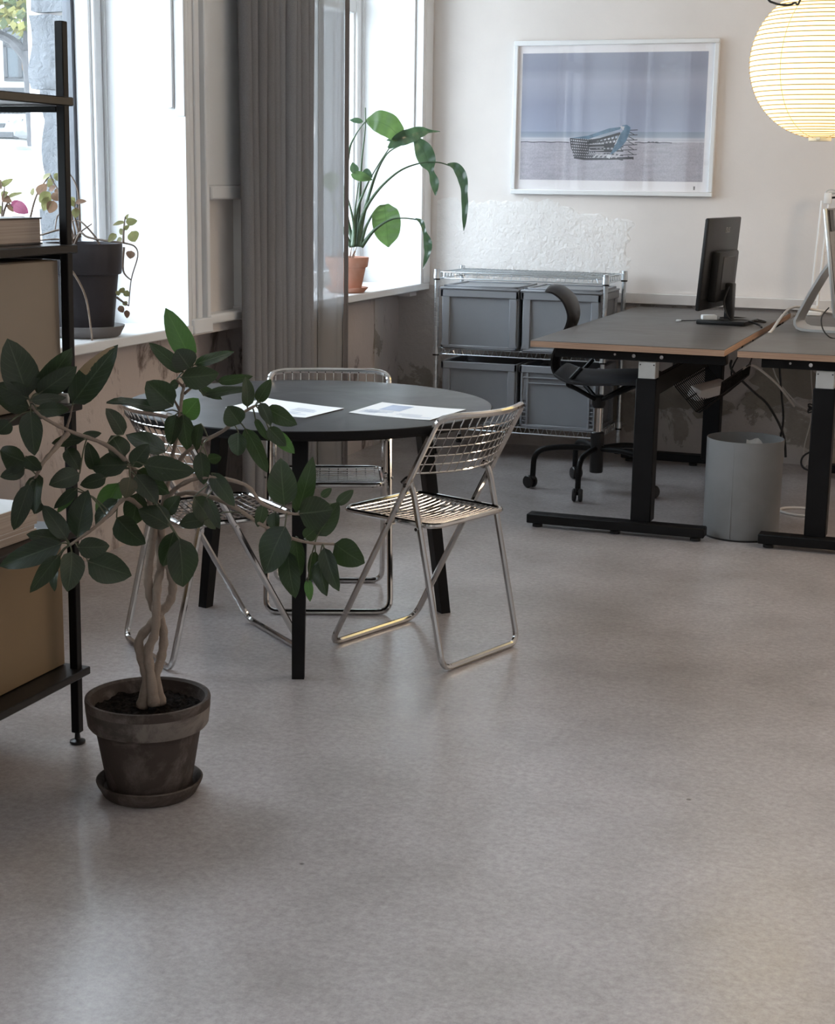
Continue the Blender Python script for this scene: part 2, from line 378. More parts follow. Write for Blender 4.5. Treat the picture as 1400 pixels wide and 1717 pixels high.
# back wall: worn lower strip, rough flaking band, smooth upper plaster; the relief is modelled
from mathutils import noise as NZ
def sstep(a, b, x):
    t = max(0, min(1, (x - a) / (b - a))); return t * t * (3 - 2 * t)
def wall_relief(x0, x1, z0, z1, amp, seed, fz=9, edge=True):
    def fn(u, v):
        x = x0 + (x1 - x0) * u; z = z0 + (z1 - z0) * v; p = Vector((x, z, seed))
        h = amp * (.55 * NZ.noise(p * fz) + .35 * NZ.noise(p * fz * 2.6) + .25 * NZ.noise(p * fz * 6) + .7)
        if edge:
            q = Vector((x, z, seed + 7)); nn = NZ.noise(q * 5) * .5 + NZ.noise(q * 13) * .35 + NZ.noise(q * 31) * .2
            dt = (1.335 - .10 * sstep(-2.3, -1.9, x)) - z; dr = (-1.86 - x) * .6
            m = sstep(-.012, .022, min(dt, dr) + .075 * nn)
            h = h * m - .004 * (1 - m)
        return (x, YB - max(-.004, h), z)
    return fn
mb = MB()
mb.box((XO, YB, 0), (3.75, YB + .15, ZC), 0)
o = part('wall_back', mb, [WALL_WHITE], smooth=False); o['kind'] = 'structure'
mb = MB().grid(wall_relief(-2.965, -1.7, .855, 1.42, .0034, 1.0, 20), 420, 180)
w = part('flaking_plaster', mb, WALL_ROUGH, o)
mb = MB().grid(wall_relief(XL, 3.6, 0, .862, .0035, 4.0, 6, False), 160, 24)
part('worn_plaster', mb, WALL_LOW, o)
# bare patches low on the back wall
def patch(cx, cz, rx, rz, seed):
    m_ = MB(); n = 44; vs = [(cx, YB - .0135, cz)]
    for k in range(n):
        a = 2 * math.pi * k / n; q = 1 + .38 * NZ.fractal(Vector((math.cos(a)*1.6, math.sin(a)*1.6, seed)), .8, 2.2, 5)
        vs.append((cx + rx * q * math.cos(a), YB - .0125, cz + rz * q * math.sin(a)))
    m_.add(vs, [(0, 1 + (k + 1) % n, 1 + k) for k in range(n)]); return m_
BARE = m_plaster('bare_cement', (.27, .245, .21), .6, .6, 20, .22)
for a in ((-1.62, .31, .20, .055, 2.2), (-1.40, .27, .13, .05, 6.1), (-1.02, .43, .16, .12, 9.3), (-1.16, .33, .09, .06, 3.7), (-2.45, .10, .16, .03, 5.5)):
    part('bare_patch', patch(*a), BARE, o)
# ledge along the back wall behind the desks
mb = MB().rbox((-1.96, YB - .035, .806), (3.6, YB - .003, .862), .003)
part('trim_1', mb, TRIM_GREY)['kind'] = 'structure'

# left wall: thick masonry with four window openings
mb = MB()
mb.box((XO, -4.2, 0), (XL, YB, .80), 1)
edges = [-4.2] + [e for p in sorted(WIN) for e in p] + [YB]
for i in range(0, len(edges), 2):
    mb.box((XO, edges[i], .80), (-3.08, edges[i+1], ZC), 0)
for a, b_ in WIN: mb.box((XO, a, ZH), (-3.08, b_, ZC), 0)
wl = part('wall_left', mb, [WALL_WHITE, WALL_LEFT_LOW], smooth=False); wl['kind'] = 'structure'
# stained old plaster layer below the sills, slightly uneven
def low_fn(u, v):
    y = 3.0 + (YB - 3.0) * u; z = .80 * v
    return (XL + .004 + .006 * NZ.fractal(Vector((y*5, z*5, 8.0)), .9, 2.1, 4), y, z)
part('stained_plaster', MB().grid(low_fn, 150, 26), WALL_LEFT_LOW, wl)
mb = MB()
for y, w_ in ((7.45, .09), (7.98, .12)): mb.box((XL, y, 0), (XL + .012, y + w_, .80))
part('patched_strip', mb, WALL_LOW, wl)
# chair rail and upper casing on the pier between the two windows
mb = MB().rbox((-3.20, 5.74, .845), (-3.015, 6.20, .885), .012, seg=3); part('ledge', mb, PAINT, wl)
mb = MB().rbox((-3.09, 5.83, 1.345), (-3.035, 6.2, 1.40), .006).rbox((-3.09, 5.80, 1.40), (-3.045, 6.2, ZC), .004); part('pipe_casing', mb, PAINT, wl)

FRAME_DARK = simple('dark_window_gasket', (.11, .12, .14), .5)
for k, (y0, y1) in enumerate(WIN):
    zs = .858 if k else .875
    W_ = structure('window_%d' % (k + 1), (-3.3, (y0 + y1) / 2, zs))
    # sill
    mb = MB().rbox((-3.46, y0 - .04, zs - .037), (-3.0, y1 + (.10 if k == 0 else .02), zs), .004); part('window_sill', mb, PAINT, W_)
    # reveal boards on both jambs and the head
    for s, yj in ((-1, y1), (1, y0)):
        mb = MB(); ya, yb = sorted((yj, yj + s * .022))
        mb.box((-3.40, ya, zs), (-3.005, yb, ZH))
        part('reveal_board', mb, PAINT, W_)
        yc, yd = sorted((yj + s * .022, yj + s * .030))
        mb = MB()
        mb.box((-3.38, yc, zs), (-3.35, yd, ZH)).box((-3.065, yc, zs), (-3.005, yd, 1.69)).box((-3.35, yc, zs), (-3.065, yd, zs + .05))
        part('panel_rail', mb, PAINT, W_)
        yc, yd = sorted((yj + s * .022, yj + s * .045))
        mb = MB().rbox((-3.085, yc, 1.69), (-3.05, yd, ZH), .004).rbox((-3.05, sorted((yj + s*.022, yj + s*.034))[0], 1.66), (-3.005, sorted((yj + s*.022, yj + s*.034))[1], ZH), .003)
        part('shutter_edge', mb, PAINT, W_)
    part('head_board', MB().box((-3.43, y0, ZH - .02), (-3.005, y1, ZH)), PAINT, W_)
    # casement frame
    for nm, ya, yb in (('frame_stile', y1 - .095, y1 - .022), ('frame_stile', y0 + .022, y0 + .095), ('mullion', (y0+y1)/2 - .045, (y0+y1)/2 + .045)):
        mb = MB().rbox((-3.45, ya, zs), (-3.38, yb, ZH), .006)
        mb.rbox((-3.40, ya + .012, zs), (-3.362, yb - .012, ZH), .006)
        part(nm, mb, PAINT, W_)
    for za, zb in ((zs - .005, zs + .075), (2.30, 2.37), (ZH - .09, ZH)):
        part('frame_rail', MB().rbox((-3.445, y0 + .03, za), (-3.375, y1 - .03, zb), .005), PAINT, W_)
    for ya, yb in ((y1 - .112, y1 - .085), (y0 + .085, y0 + .112)):
        part('gasket', MB().box((-3.487, ya, zs), (-3.45, yb, ZH)), FRAME_DARK, W_)
    yc = (y0 + y1) / 2
    for ya, yb in ((y0 + .10, yc - .045), (yc + .045, y1 - .10)):
        part('glass_pane', MB().box((-3.470, ya, zs + .05), (-3.466, yb, ZH - .05)), GLASS, W_)
    # architraves on the room face
    for s, yj in ((1, y1), (-1, y0)):
        if k == 0 and s == 1:
            prof = [(0, .02), (.108, .02), (.108, .045), (.0, .045)]
            mb = MB().rbox((-3.085, y1 - .002, .875), (-3.0, YB - .002, ZC - .1), .004)
            part('architrave', mb, PAINT, W_); continue
        mb = MB()
        for a, b_, t in ((0, .03, .080), (.03, .055, .070), (.055, .095, .078), (.095, .115, .066), (.115, .145, .09)):
            ya, yb = sorted((yj + s * a, yj + s * b_))
            mb.rbox((-3.085, ya, zs + .02), (-3.085 + t, yb, ZH + .12), .004)
        part('architrave', mb, PAINT, W_)
        ya, yb = sorted((yj - s * .004, yj + s * .155))
        part('plinth_block', MB().rbox((-3.12, ya, zs - .037), (-2.992, yb, zs + .022), .004), PAINT, W_)

# ------------------------------------------------------------------ outside the windows
def gz(x): return 1.0 + max(0, (-4.0 - x)) * .0505
mb = MB().add([(-3.72, -30, .95), (-3.72, 60, .95), (-4.0, 60, 1.0), (-4.0, -30, 1.0), (-60, -60, gz(-60)), (-60, 90, gz(-60))], [(0,1,2,3), (3,2,5,4)])
mb.add([(p[0], p[1], p[2] - .15) for p in mb.v[:6]], [(3,2,1,0), (4,5,2,3)])
g = part('street_ground', mb, GROUND, smooth=False); g['kind'] = 'structure'
kb = MB()
for i in range(12):
    y = 10 + i * 2.6
    part('kerb_stone', MB().rbox((-23.9, y, gz(-23.9) - .05), (-23.6, y + 2.55, gz(-23.9) + .10), .02), STONE, g)
# rough quoins of the facade just outside the far jamb
def rough_block(x0, x1, y0, y1, z0, z1, seed, amp=.03):
    bm = bmesh.new(); bmesh.ops.create_cube(bm, size=1); bmesh.ops.subdivide_edges(bm, edges=bm.edges[:], cuts=7, use_grid_fill=True)
    for v in bm.verts:
        p = Vector((x0 + (v.co.x + .5) * (x1 - x0), y0 + (v.co.y + .5) * (y1 - y0), z0 + (v.co.z + .5) * (z1 - z0)))
        q = NZ.noise_vector(p * 7 + Vector((seed, 0, 0))) * amp + NZ.noise_vector(p * 22 + Vector((0, seed, 0))) * amp * .4
        if v.co.x > .4: q.x = 0
        v.co = p + Vector((q.x, q.y * .5, q.z * .3))
    m_ = MB().add([tuple(v.co) for v in bm.verts], [[v.index for v in f.verts] for f in bm.faces]); bm.free(); return m_
for yj, yk in ((5.59, 6.25), (8.25, 8.5)):
    for j, (za, zb, xo) in enumerate(((.80, 1.30, -.062), (1.305, 1.76, -.072), (1.765, 2.045, -.03), (2.06, 2.9, -.045))):
        part('stone_block', rough_block(-3.715 - xo, -3.53, yj - .035, min(yk, 8.36) - .02, za, zb, j * 3.1 + yj), STONE, wl, ang=80)
for (x, y, s) in ((-9.9, 15.4, 1.0), (-10.15, 15.75, .8)):
    o = part('granite_block', rough_block(x - .17*s, x + .17*s, y - .13, y + .13, gz(x) - .05, gz(x) + .16*s, x, .03), STONE, ang=80)
    tag(o, ('larger' if s == 1 else 'smaller') + ' of two granite blocks lying on the bright pavement outside', 'stone')

# parked car
CARP = simple('silver_car_paint', (.16, .165, .17), .22, .2, var=.02)
CARDK = simple('dark_car_trim', (.010, .012, .016), .4)
CARGL = simple('car_glass', (.03, .045, .05), .1)
RIM = simple('alloy_rim', (.14, .15, .16), .3, .7)
def car(pos, hd, label):
    c = thing('parked_car', label, 'car', pos)
    X = Vector((math.cos(hd), math.sin(hd), 0)); Y = Vector((-X.y, X.x, 0)); P0 = Vector(pos)
    def P(a, b, z): return tuple(P0 + X * a + Y * b + Vector((0, 0, z)))
    # cross sections along the length: (x, half width, belt z, bottom z)
    def loft(secs):
        m_ = MB(); rings = []
        for a, w, zt, zb in secs:
            rings.append([P(a, -w*.86, zt), P(a, -w, zt - .18), P(a, -w, zb + .1), P(a, -w*.9, zb), P(a, w*.9, zb), P(a, w, zb + .1), P(a, w, zt - .18), P(a, w*.86, zt)])
        vs = sum(rings, []); k = 8; fs = [tuple(range(k))[::-1], tuple(range(len(vs)-k, len(vs)))]
        for i in range(len(rings) - 1):
            for j in range(k): fs.append((i*k+j, i*k+(j+1) % k, (i+1)*k+(j+1) % k, (i+1)*k+j))
        return m_.add(vs, fs)
    part('body', loft([(-2.1, .72, .92, .35), (-1.9, .84, .98, .24), (-.6, .88, 1.0, .2), (.7, .88, .98, .2), (1.55, .86, .90, .22), (1.95, .80, .80, .24), (2.12, .68, .66, .30)]), CARP, c)
    part('cabin', loft([(-1.9, .62, 1.06, .9), (-1.4, .66, 1.44, .9), (-.3, .68, 1.52, .9), (.25, .66, 1.46, .9), (1.15, .72, 1.0, .88)]), CARP, c)
    m_ = MB().add([P(.29, -.58, 1.44), P(.29, .58, 1.44), P(1.17, .66, 1.0), P(1.17, -.66, 1.0)], [(0, 1, 2, 3)]); m_.add([P(.27, -.58, 1.40), P(.27, .58, 1.40), P(1.15, .66, .97), P(1.15, -.66, .97)], [(3, 2, 1, 0)])
    part('windscreen', m_, CARGL, c)
    for s in (-1, 1):
        m_ = MB().add([P(-1.3, s*.685, 1.38), P(.15, s*.695, 1.40), P(.85, s*.735, 1.03), P(-1.6, s*.70, 1.03)], [(0, 1, 2, 3)]); part('side_window', m_, CARGL, c)
    m_ = MB(); m_.add([P(2.135, -.6, .40), P(2.135, .6, .40), P(2.15, .6, .26), P(2.15, -.6, .26), P(2.0, -.66, .42), P(2.0, .66, .42), P(1.95, .66, .22), P(1.95, -.66, .22)], [(0,1,2,3), (4,5,1,0), (3,2,6,7), (1,5,6,2), (4,0,3,7)])
    part('lower_bumper', m_, CARDK, c)
    m_ = MB().add([P(2.14, -.36, .63), P(2.14, .36, .63), P(2.145, .30, .52), P(2.145, -.30, .52), P(2.0, -.3, .58), P(2.0, .3, .58)], [(0,1,2,3), (0,3,4), (1,5,2), (0,4,5,1), (3,2,5,4)]); part('grille', m_, CARDK, c)
    for s in (-1, 1):
        m_ = MB().add([P(2.10, s*.42, .70), P(1.86, s*.78, .76), P(1.98, s*.76, .64), P(2.125, s*.44, .62), P(1.8, s*.5, .68)], [(0,1,2,3), (0,4,1), (3,2,4)]); part('headlight', m_, RIM, c)
    for a in (-1.3, 1.38):
        for s in (-1, 1):
            m_ = MB(); pts = [P(a + .24*math.cos(t*math.pi/12), s*.80, .33 + .24*math.sin(t*math.pi/12)) for t in range(24)]
            m_.tube(pts, .095, 8, closed=True); w = part('tyre', m_, CARDK, c)
            m_ = MB(); b = [P(a + .2*math.cos(t*math.pi/8), s*.85, .33 + .2*math.sin(t*math.pi/8)) for t in range(16)] + [P(a, s*.88, .33)]
            m_.add(b, [(t, (t+1) % 16, 16) for t in range(16)]); part('wheel_rim', m_, RIM, w)
            m_ = MB().tube([P(a + .37*math.cos(t*math.pi/12), s*.872, .33 + .37*math.sin(t*math.pi/12)) for t in range(13)], .03, 5); part('wheel_arch', m_, CARDK, c)
    return c
car((-26.5, 40.3, gz(-26.5)), math.atan2(-.83, .55) - .62, 'silver parked car with dark front bumper behind the street tree')
car((-30.6, 40.2, gz(-30.6)), math.atan2(-.83, .55) - .62, 'second pale car just behind the silver one at the edge of view')

# street tree
TB = simple('plane_tree_bark', (.045, .045, .05), .8, var=.3, scale=5)
TLF = [leafmat('tree_leaf_yellow', (.15, .14, .04), (.1, .1, .03), .6, .35, (.14, .14, .04), .4), leafmat('tree_leaf_green', (.04, .055, .02), (.03, .04, .015), .6, .3, (.06, .09, .03), .4), leafmat('tree_leaf_rust', (.13, .075, .045), (.1, .06, .03), .6, .3, (.15, .09, .05), .4)]
TX, TY = -24.35, 36.7; TZ = gz(TX)
t = thing('street_tree', 'plane tree with forked grey trunk and yellow-green leaves across the street', 'tree', (TX, TY, TZ))
mb = MB().tube(smooth_path([(TX+.12, TY, TZ-.1), (TX+.05, TY, TZ+.25), (TX, TY, TZ+1.2), (TX-.03, TY, TZ+2.05), (TX-.12, TY, TZ+2.5)], 4), [.27]+[.23]*4+[.20]*5+[.19]*7, 10)
part('trunk', mb, TB, t)
LIMB = [[(-.10,0,2.35), (-.45,-.1,2.75), (-.95,-.1,2.95), (-1.8,-.2,3.05), (-2.8,-.3,3.4)], [(-.08,0,2.4), (.15,.1,2.8), (.42,.1,3.2), (.6,.2,4.2), (.9,.3,5.0)], [(-.1,0,2.5), (-.2,.2,3.2), (-.6,.3,4.2)], [(-.95,-.1,2.95), (-1.2,-.3,3.7), (-1.5,-.3,4.6)]]
for L in LIMB:
    pp = smooth_path([(TX+a, TY+b, TZ+c) for a, b, c in L], 4)
    part('limb', MB().tube(pp, [.17 - .12 * i / len(pp) for i in range(len(pp))], 7), TB, t)
rnd = random.Random(3)
for mi, (n, zc, zr) in enumerate(((1500, 4.6, 1.5), (1100, 4.4, 1.5), (420, 2.2, .9))):
    mb = MB(); uv = []
    for i in range(n):
        p = Vector((TX + rnd.gauss(-.5, 1.3), TY + rnd.gauss(0, 1.0), TZ + zc + rnd.gauss(0, zr) * .7))
        if mi == 2: p = Vector((TX + rnd.uniform(-2.2, 1.2), TY + 3.5 + rnd.gauss(0, .4), TZ + 2.3 + rnd.gauss(0, .55)))
        elif p.z < TZ + 2.9 + .3*rnd.random(): p.z = TZ + 3.0 + rnd.random() * 1.4
        a = Vector((rnd.gauss(0,1), rnd.gauss(0,1), rnd.gauss(0,1))).normalized(); b = a.orthogonal().normalized(); s = rnd.uniform(.08, .17)
        mb.add([p - a*s, p + b*s*.7, p + a*s, p - b*s*.7], [(0, 1, 2, 3)]); uv += [(0, .5), (.5, 1), (1, .5), (.5, 0)]
    part('leaves', mb, TLF[mi], t, smooth=False, uv=uv, kind='stuff')
# clipped hedge and a pale apartment house beyond
rnd = random.Random(8); mb = MB(); uv = []
for i in range(2600):
    p = Vector((-36 + rnd.uniform(-4, 3), 50 + rnd.uniform(-.7, .7), 0)); p.z = gz(p.x) + .2 + rnd.random()**.7 * 1.1
    a = Vector((rnd.gauss(0,1), rnd.gauss(0,1), rnd.gauss(0,1))).normalized(); b = a.orthogonal().normalized(); s = .10
    mb.add([p - a*s, p + b*s*.7, p + a*s, p - b*s*.7], [(0, 1, 2, 3)]); uv += [(0, .5), (.5, 1), (1, .5), (.5, 0)]
o = part('hedge', mb, TLF[1], smooth=False, uv=uv, kind='stuff'); tag(o, 'low green hedge in front of the pale house across the street', 'hedge')
HW = simple('pale_house_render', (.30, .30, .30), .8, var=.05); HG = simple('house_window_glass', (.03, .04, .05), .3); HF = simple('house_window_frame', (.02, .022, .026), .6)
bd = thing('apartment_house', 'pale rendered house with dark framed windows behind the street tree', 'building', (-40, 58, gz(-40)))
dv = Vector((.94, .345, 0)); nv = Vector((.345, -.94, 0)); b0 = Vector((-44, 53.5, gz(-40)))
def HP(a, n, z): return tuple(b0 + dv * a + nv * n + Vector((0, 0, z)))
mb = MB().add([HP(0,0,-1), HP(26,0,-1), HP(26,-6,-1), HP(0,-6,-1), HP(0,0,9), HP(26,0,9), HP(26,-6,9), HP(0,-6,9)], [(0,1,5,4), (1,2,6,5), (2,3,7,6), (3,0,4,7), (4,5,6,7)])
part('wall', mb, HW, bd)
mb = MB().add([HP(0,.12,1.75), HP(26,.12,1.75), HP(26,.12,1.95), HP(0,.12,1.95), HP(0,0,1.75), HP(26,0,1.75), HP(26,0,1.95), HP(0,0,1.95)], [(0,1,2,3), (4,5,1,0), (3,2,6,7)]); part('string_course', mb, HF, bd)
for i in range(9):
    for z in (2.3, 5.4):
        a = .8 + i * 2.7
        mb = MB()
        for (p, q, r, s) in ((a, a+.14, z, z+1.9), (a+1.16, a+1.3, z, z+1.9), (a, a+1.3, z-.1, z+.06), (a, a+1.3, z+1.84, z+1.98), (a+.58, a+.72, z, z+1.9), (a, a+1.3, z+1.2, z+1.3)):
            mb.add([HP(p,.1,r), HP(q,.1,r), HP(q,.1,s), HP(p,.1,s), HP(p,0,r), HP(q,0,r), HP(q,0,s), HP(p,0,s)], [(0,1,2,3), (4,5,1,0), (3,2,6,7), (4,0,3,7), (1,5,6,2)])
        w = part('window', mb, HF, bd)
        part('pane', MB().add([HP(a,.03,z), HP(a+1.3,.03,z), HP(a+1.3,.03,z+1.9), HP(a,.03,z+1.9)], [(0,1,2,3)]), HG, w)

# ------------------------------------------------------------------ round table, papers, wire chairs
TC = (-2.03, 4.545)
t = thing('round_table', 'black round table with thin top and three splayed legs', 'table', (TC[0], TC[1], 0))
mb = MB().lathe([(0, .7385), (.5755, .7385), (.5755, .7402), (.5745, .7405), (0, .7405)], (TC[0], TC[1], 0), 96)
part('tabletop', mb, LINO, t, ang=30)
mb = MB().lathe([(0, .708), (.55, .708), (.572, .711), (.578, .718), (.578, .7375), (.576, .7392), (.5, .7392), (.5, .73), (0, .73)], (TC[0], TC[1], 0), 96)
part('table_edge', mb, BLACK, t, ang=30)
mb = MB().lathe([(0, .685), (.30, .685), (.30, .712), (0, .712)], (TC[0], TC[1], 0), 32); part('under_frame', mb, BLACK, t)
for fx, fy in ((-2.465, 4.650), (-1.692, 4.902), (-1.848, 4.056)):
    d = Vector((fx - TC[0], fy - TC[1], 0)); top = Vector((TC[0], TC[1], .712)) + d * .80; dn = d.normalized(); sd = Vector((-dn.y, dn.x, 0))
    foot = Vector((fx, fy, 0)); vs = []
    for c, w, dp in ((foot, .018, .017), (top, .023, .021)):
        for a, b in ((-1, -1), (1, -1), (1, 1), (-1, 1)): vs.append(c + sd * a * w + dn * b * dp)
    part('leg', MB().add(vs, [(3,2,1,0), (4,5,6,7), (0,1,5,4), (1,2,6,5), (2,3,7,6), (3,0,4,7)]), BLACK, t, smooth=False)

def sheet(label, pts, lines):
    P = [Vector((p[0], p[1], .7408)) for p in pts]
    c = sum(P, Vector()) / 4
    s = thing('paper_sheet', label, 'paper', tuple(c))
    def Q(u, v): return P[0].lerp(P[1], u).lerp(P[3].lerp(P[2], u), v)
    mb = MB(); n = 6
    for zz in (0, .0008):
        for i in range(n + 1):
            for j in range(2):
                p = Q(j, i / n); lift = .004 * (i / n - .5)**4 * 8
                mb.v.append((p.x, p.y, p.z + zz + lift))
    k = 2 * (n + 1)
    for i in range(n):
        a = 2*i; mb.f += [(k+a, k+a+1, k+a+3, k+a+2), (a+2, a+3, a+1, a)]; mb.m += [0, 0]
    for i in range(n): mb.f += [(2*i, k+2*i, k+2*i+2, 2*i+2), (2*i+1, 2*i+3, k+2*i+3, k+2*i+1)]; mb.m += [0, 0]
    mb.f += [(0, 1, k+1, k), (2*n, k+2*n, k+2*n+1, 2*n+1)]; mb.m += [0, 0]
    part('sheet', mb, PAPER, s, smooth=False)
    mb = MB()
    for (u0, u1, v0, v1) in lines:
        mb.box((0,0,0), (0,0,0)); mb.v = mb.v[:-8]; mb.f = mb.f[:-6]; mb.m = mb.m[:-6]
        q = [Q(u0, v0), Q(u1, v0), Q(u1, v1), Q(u0, v1)]; zz = [.0008 + .004 * (v - .5)**4 * 8 + .0004 for v in (v0, v0, v1, v1)]
        mb.add([(p.x, p.y, p.z + z) for p, z in zip(q, zz)], [(0, 1, 2, 3) if (q[1]-q[0]).cross(q[3]-q[0]).z > 0 else (3, 2, 1, 0)])
    part('printing', mb, INK, s, smooth=False)
rnd = random.Random(2)
L1 = [(rnd.uniform(.30,.42), .42, .12 + .05*0, .88)]
L1 = [(.18 + .06*i, .20 + .06*i, .60, .60 + rnd.uniform(.18, .32)) for i in range(8) if i != 3]
L2 = [(.44, .88, .18, .44)] + [(.14 + .05*i, .155 + .05*i, .06, .06 + rnd.uniform(.10, .28)) for i in range(5)] + [(.36, .38, .10 + .12*0, .40), (.28, .30, .10, .42), (.22, .24, .10, .38), (.20, .22, .50, .80), (.28, .30, .50, .78), (.12, .14, .6, .95)]
sheet('white printed sheet on the round table, nearer the fig plant', [(-2.212, 4.319), (-2.191, 4.568), (-1.878, 4.466), (-1.905, 4.234)], L1)
sheet('white printed sheet with a blue picture, on the round table near the right-hand wire chair', [(-1.831, 4.391), (-1.821, 4.641), (-1.529, 4.607), (-1.555, 4.35)], L2)

def wire_chair():
    r = thing('wire_chair', 'x', 'chair')
    yf = lambda z: .215 - .5473 * (z - .01)
    hw = .209
    loop = [(-hw, .215, .01), (hw, .215, .01), (hw, yf(.762), .762)]
    top = [(x, yf(.772) - .058 * (1 - (x / hw)**2) , .772 - .004 * (1 - (x / hw)**2)) for x in (.165, .10, .035, -.035, -.10, -.165)]
    pts = fillet(loop + top + [(-hw, yf(.762), .762)], .045, 5, closed=True)
    part('front_frame', MB().tube(pts, .0098, 8, closed=True), CHROME, r)
    h2 = .192
    p2 = fillet([(-h2-.006, -.058, .555), (-h2, -.075, .575), (-h2, -.095, .53), (-h2, -.215, .01), (h2, -.215, .01), (h2, -.095, .53), (h2, -.075, .575), (h2+.006, -.058, .555)], .04, 5)
    part('rear_frame', MB().tube(p2, .0095, 8), CHROME, r)
    mb = MB()
    for s in (-1, 1):
        mb.tube([(s*.186, yf(.555), .555), (s*.222, yf(.555), .555)], .007, 6); mb.tube([(s*.18, -.115, .424), (s*.205, -.115, .424)], .006, 6); mb.tube([(s*.18, -.01, .426), (s*.222, -.01, .426)], .006, 6)
    part('pivot', mb, CHROME, r)
    zs = lambda y: .427 + .02 * (y - .01) + .010 * (abs(y - .02) / .18)**3
    sx, y0, y1 = .182, -.165, .195
    rim = fillet([(-sx, y0, zs(y0)), (sx, y0, zs(y0)), (sx, y1, zs(y1)), (-sx, y1, zs(y1))], .05, 5, closed=True)
    part('seat_rim', MB().tube(rim, .0085, 8, closed=True), CHROME, r)
    mb = MB()
    dip = lambda x, y: zs(y) + .006 - .016 * (1 - (x / sx)**2) * (1 - ((y - .015) / .18)**2)
    for i in range(17):
        y = y0 + .018 + i * (y1 - y0 - .036) / 16
        mb.tube([(x, y, dip(x, y)) for x in [sx * k / 5 for k in range(-5, 6)]], .0021, 5)
    for i in range(11):
        x = -sx + .022 + i * (2 * sx - .044) / 10
        mb.tube([(x, y, dip(x, y) - .004) for y in [y0 + (y1 - y0) * k / 8 for k in range(9)]], .0021, 5)
    part('seat_wires', mb, CHROME, r, kind='stuff')
    mb = MB()
    B = lambda s, z: (hw * s, yf(z) - .058 * (1 - s * s), z - .004 * (1 - s * s))
    for i in range(7):
        z = .592 + i * .0275
        if i < 6: mb.tube([B(k / 6, z) for k in range(-6, 7)], .0021 if i else .0032, 5)
    for i in range(14):
        s = -.9 + 1.8 * i / 13
        mb.tube([B(s, .59), B(s, .65), B(s, .71), B(s, .768)], .0021, 5)
    part('back_wires', mb, CHROME, r, kind='stuff')
    return r
def copy_tree(o, parent=None):
    c = o.copy(); COL.objects.link(c)
    if parent is not None: c.parent = parent
    for ch in list(o.children): copy_tree(ch, c)
    return c
G = 'folding wire chairs around the round table'
ch = wire_chair(); ch['label'] = 'folding chrome wire chair seen from behind, right of the table, nothing in front of it'; ch['group'] = G
def place(o, x, y, deg): o.location = (x, y, 0); o.rotation_euler = (0, 0, math.radians(deg - 90))
CHAIRS = [(-1.614, 4.513, 161.5), (-2.123, 4.915, -67.0), (-2.222, 4.238, 50.5)]
place(ch, *CHAIRS[0])
for (x, y, d), lb in zip(CHAIRS[1:], ('folding chrome wire chair tucked in behind the table, its back by the grey curtain', 'folding chrome wire chair left of the table, half hidden behind the fig leaves')):
    c = copy_tree(ch); place(c, x, y, d); c['label'] = lb

# ------------------------------------------------------------------ wire rack and crates
RX0, RX1, RY0, RY1 = -2.79, -1.885, 7.88, 8.29
r = thing('wire_rack', 'low zinc wire shelving rack holding four grey crates against the back wall', 'rack', ((RX0+RX1)/2, (RY0+RY1)/2, 0))
for x in (RX0, RX1):
    for y in (RY0, RY1):
        prof = [(0, .045)]; z = .045
        while z < .955: prof += [(.0125, z), (.0125, z + .021), (.0108, z + .022), (.0108, z + .0245)]; z += .0255
        prof += [(.0125, .957), (.016, .958), (.016, .978), (0, .980)]
        p = part('post', MB().lathe(prof, (x, y, 0), 10), ZINC, r)
        part('foot', MB().lathe([(0, 0), (.017, 0), (.017, .01), (.013, .014), (.013, .046), (0, .046)], (x, y, 0), 10), BLACK_SOFT, p)
        for z in (.948, .552, .157):
            part('collar', MB().lathe([(.0125, z - .018), (.0185, z - .018), (.0165, z + .018), (.0125, z + .018)], (x, y, 0), 10), ZINC, p)
            part('collar_sleeve', MB().lathe([(.0125, z - .026), (.0175, z - .026), (.0175, z - .018), (.0125, z - .018)], (x, y, 0), 10), BLACK_SOFT, p)
for zt in (.962, .566, .171):
    mb = MB(); zb = zt - .032; a = .012
    for z in (zt, zb):
        mb.tube(fillet([(RX0+a, RY0+a, z), (RX1-a, RY0+a, z), (RX1-a, RY1-a, z), (RX0+a, RY1-a, z)], .02, 3, closed=True), .0035, 6, closed=True)
    n = 36; L = RX1 - RX0 - .05
    for y in (RY0 + a, RY1 - a):
        mb.tube([(RX0 + .03 + (i * .5) * L / n, y, zt if (i % 4) in (0, 1) else zb) for i in range(2*n)], .0018, 4)
    for x in (RX0 + a, RX1 - a):
        mb.tube([(x, RY0 + .03 + i * .0122, zt if (i % 4) in (0, 1) else zb) for i in range(30)], .0018, 4)
    for i in range(n + 1):
        x = RX0 + .025 + i * L / n; mb.tube([(x, RY0 + a, zt + .003), (x, RY1 - a, zt + .003)], .0018, 4)
    for y in (RY0 + .10, (RY0 + RY1) / 2, RY1 - .10): mb.tube([(RX0 + a, y, zt - .003), (RX1 - a, y, zt - .003)], .003, 5)
    part('wire_shelf', mb, ZINC, r, kind='stuff')
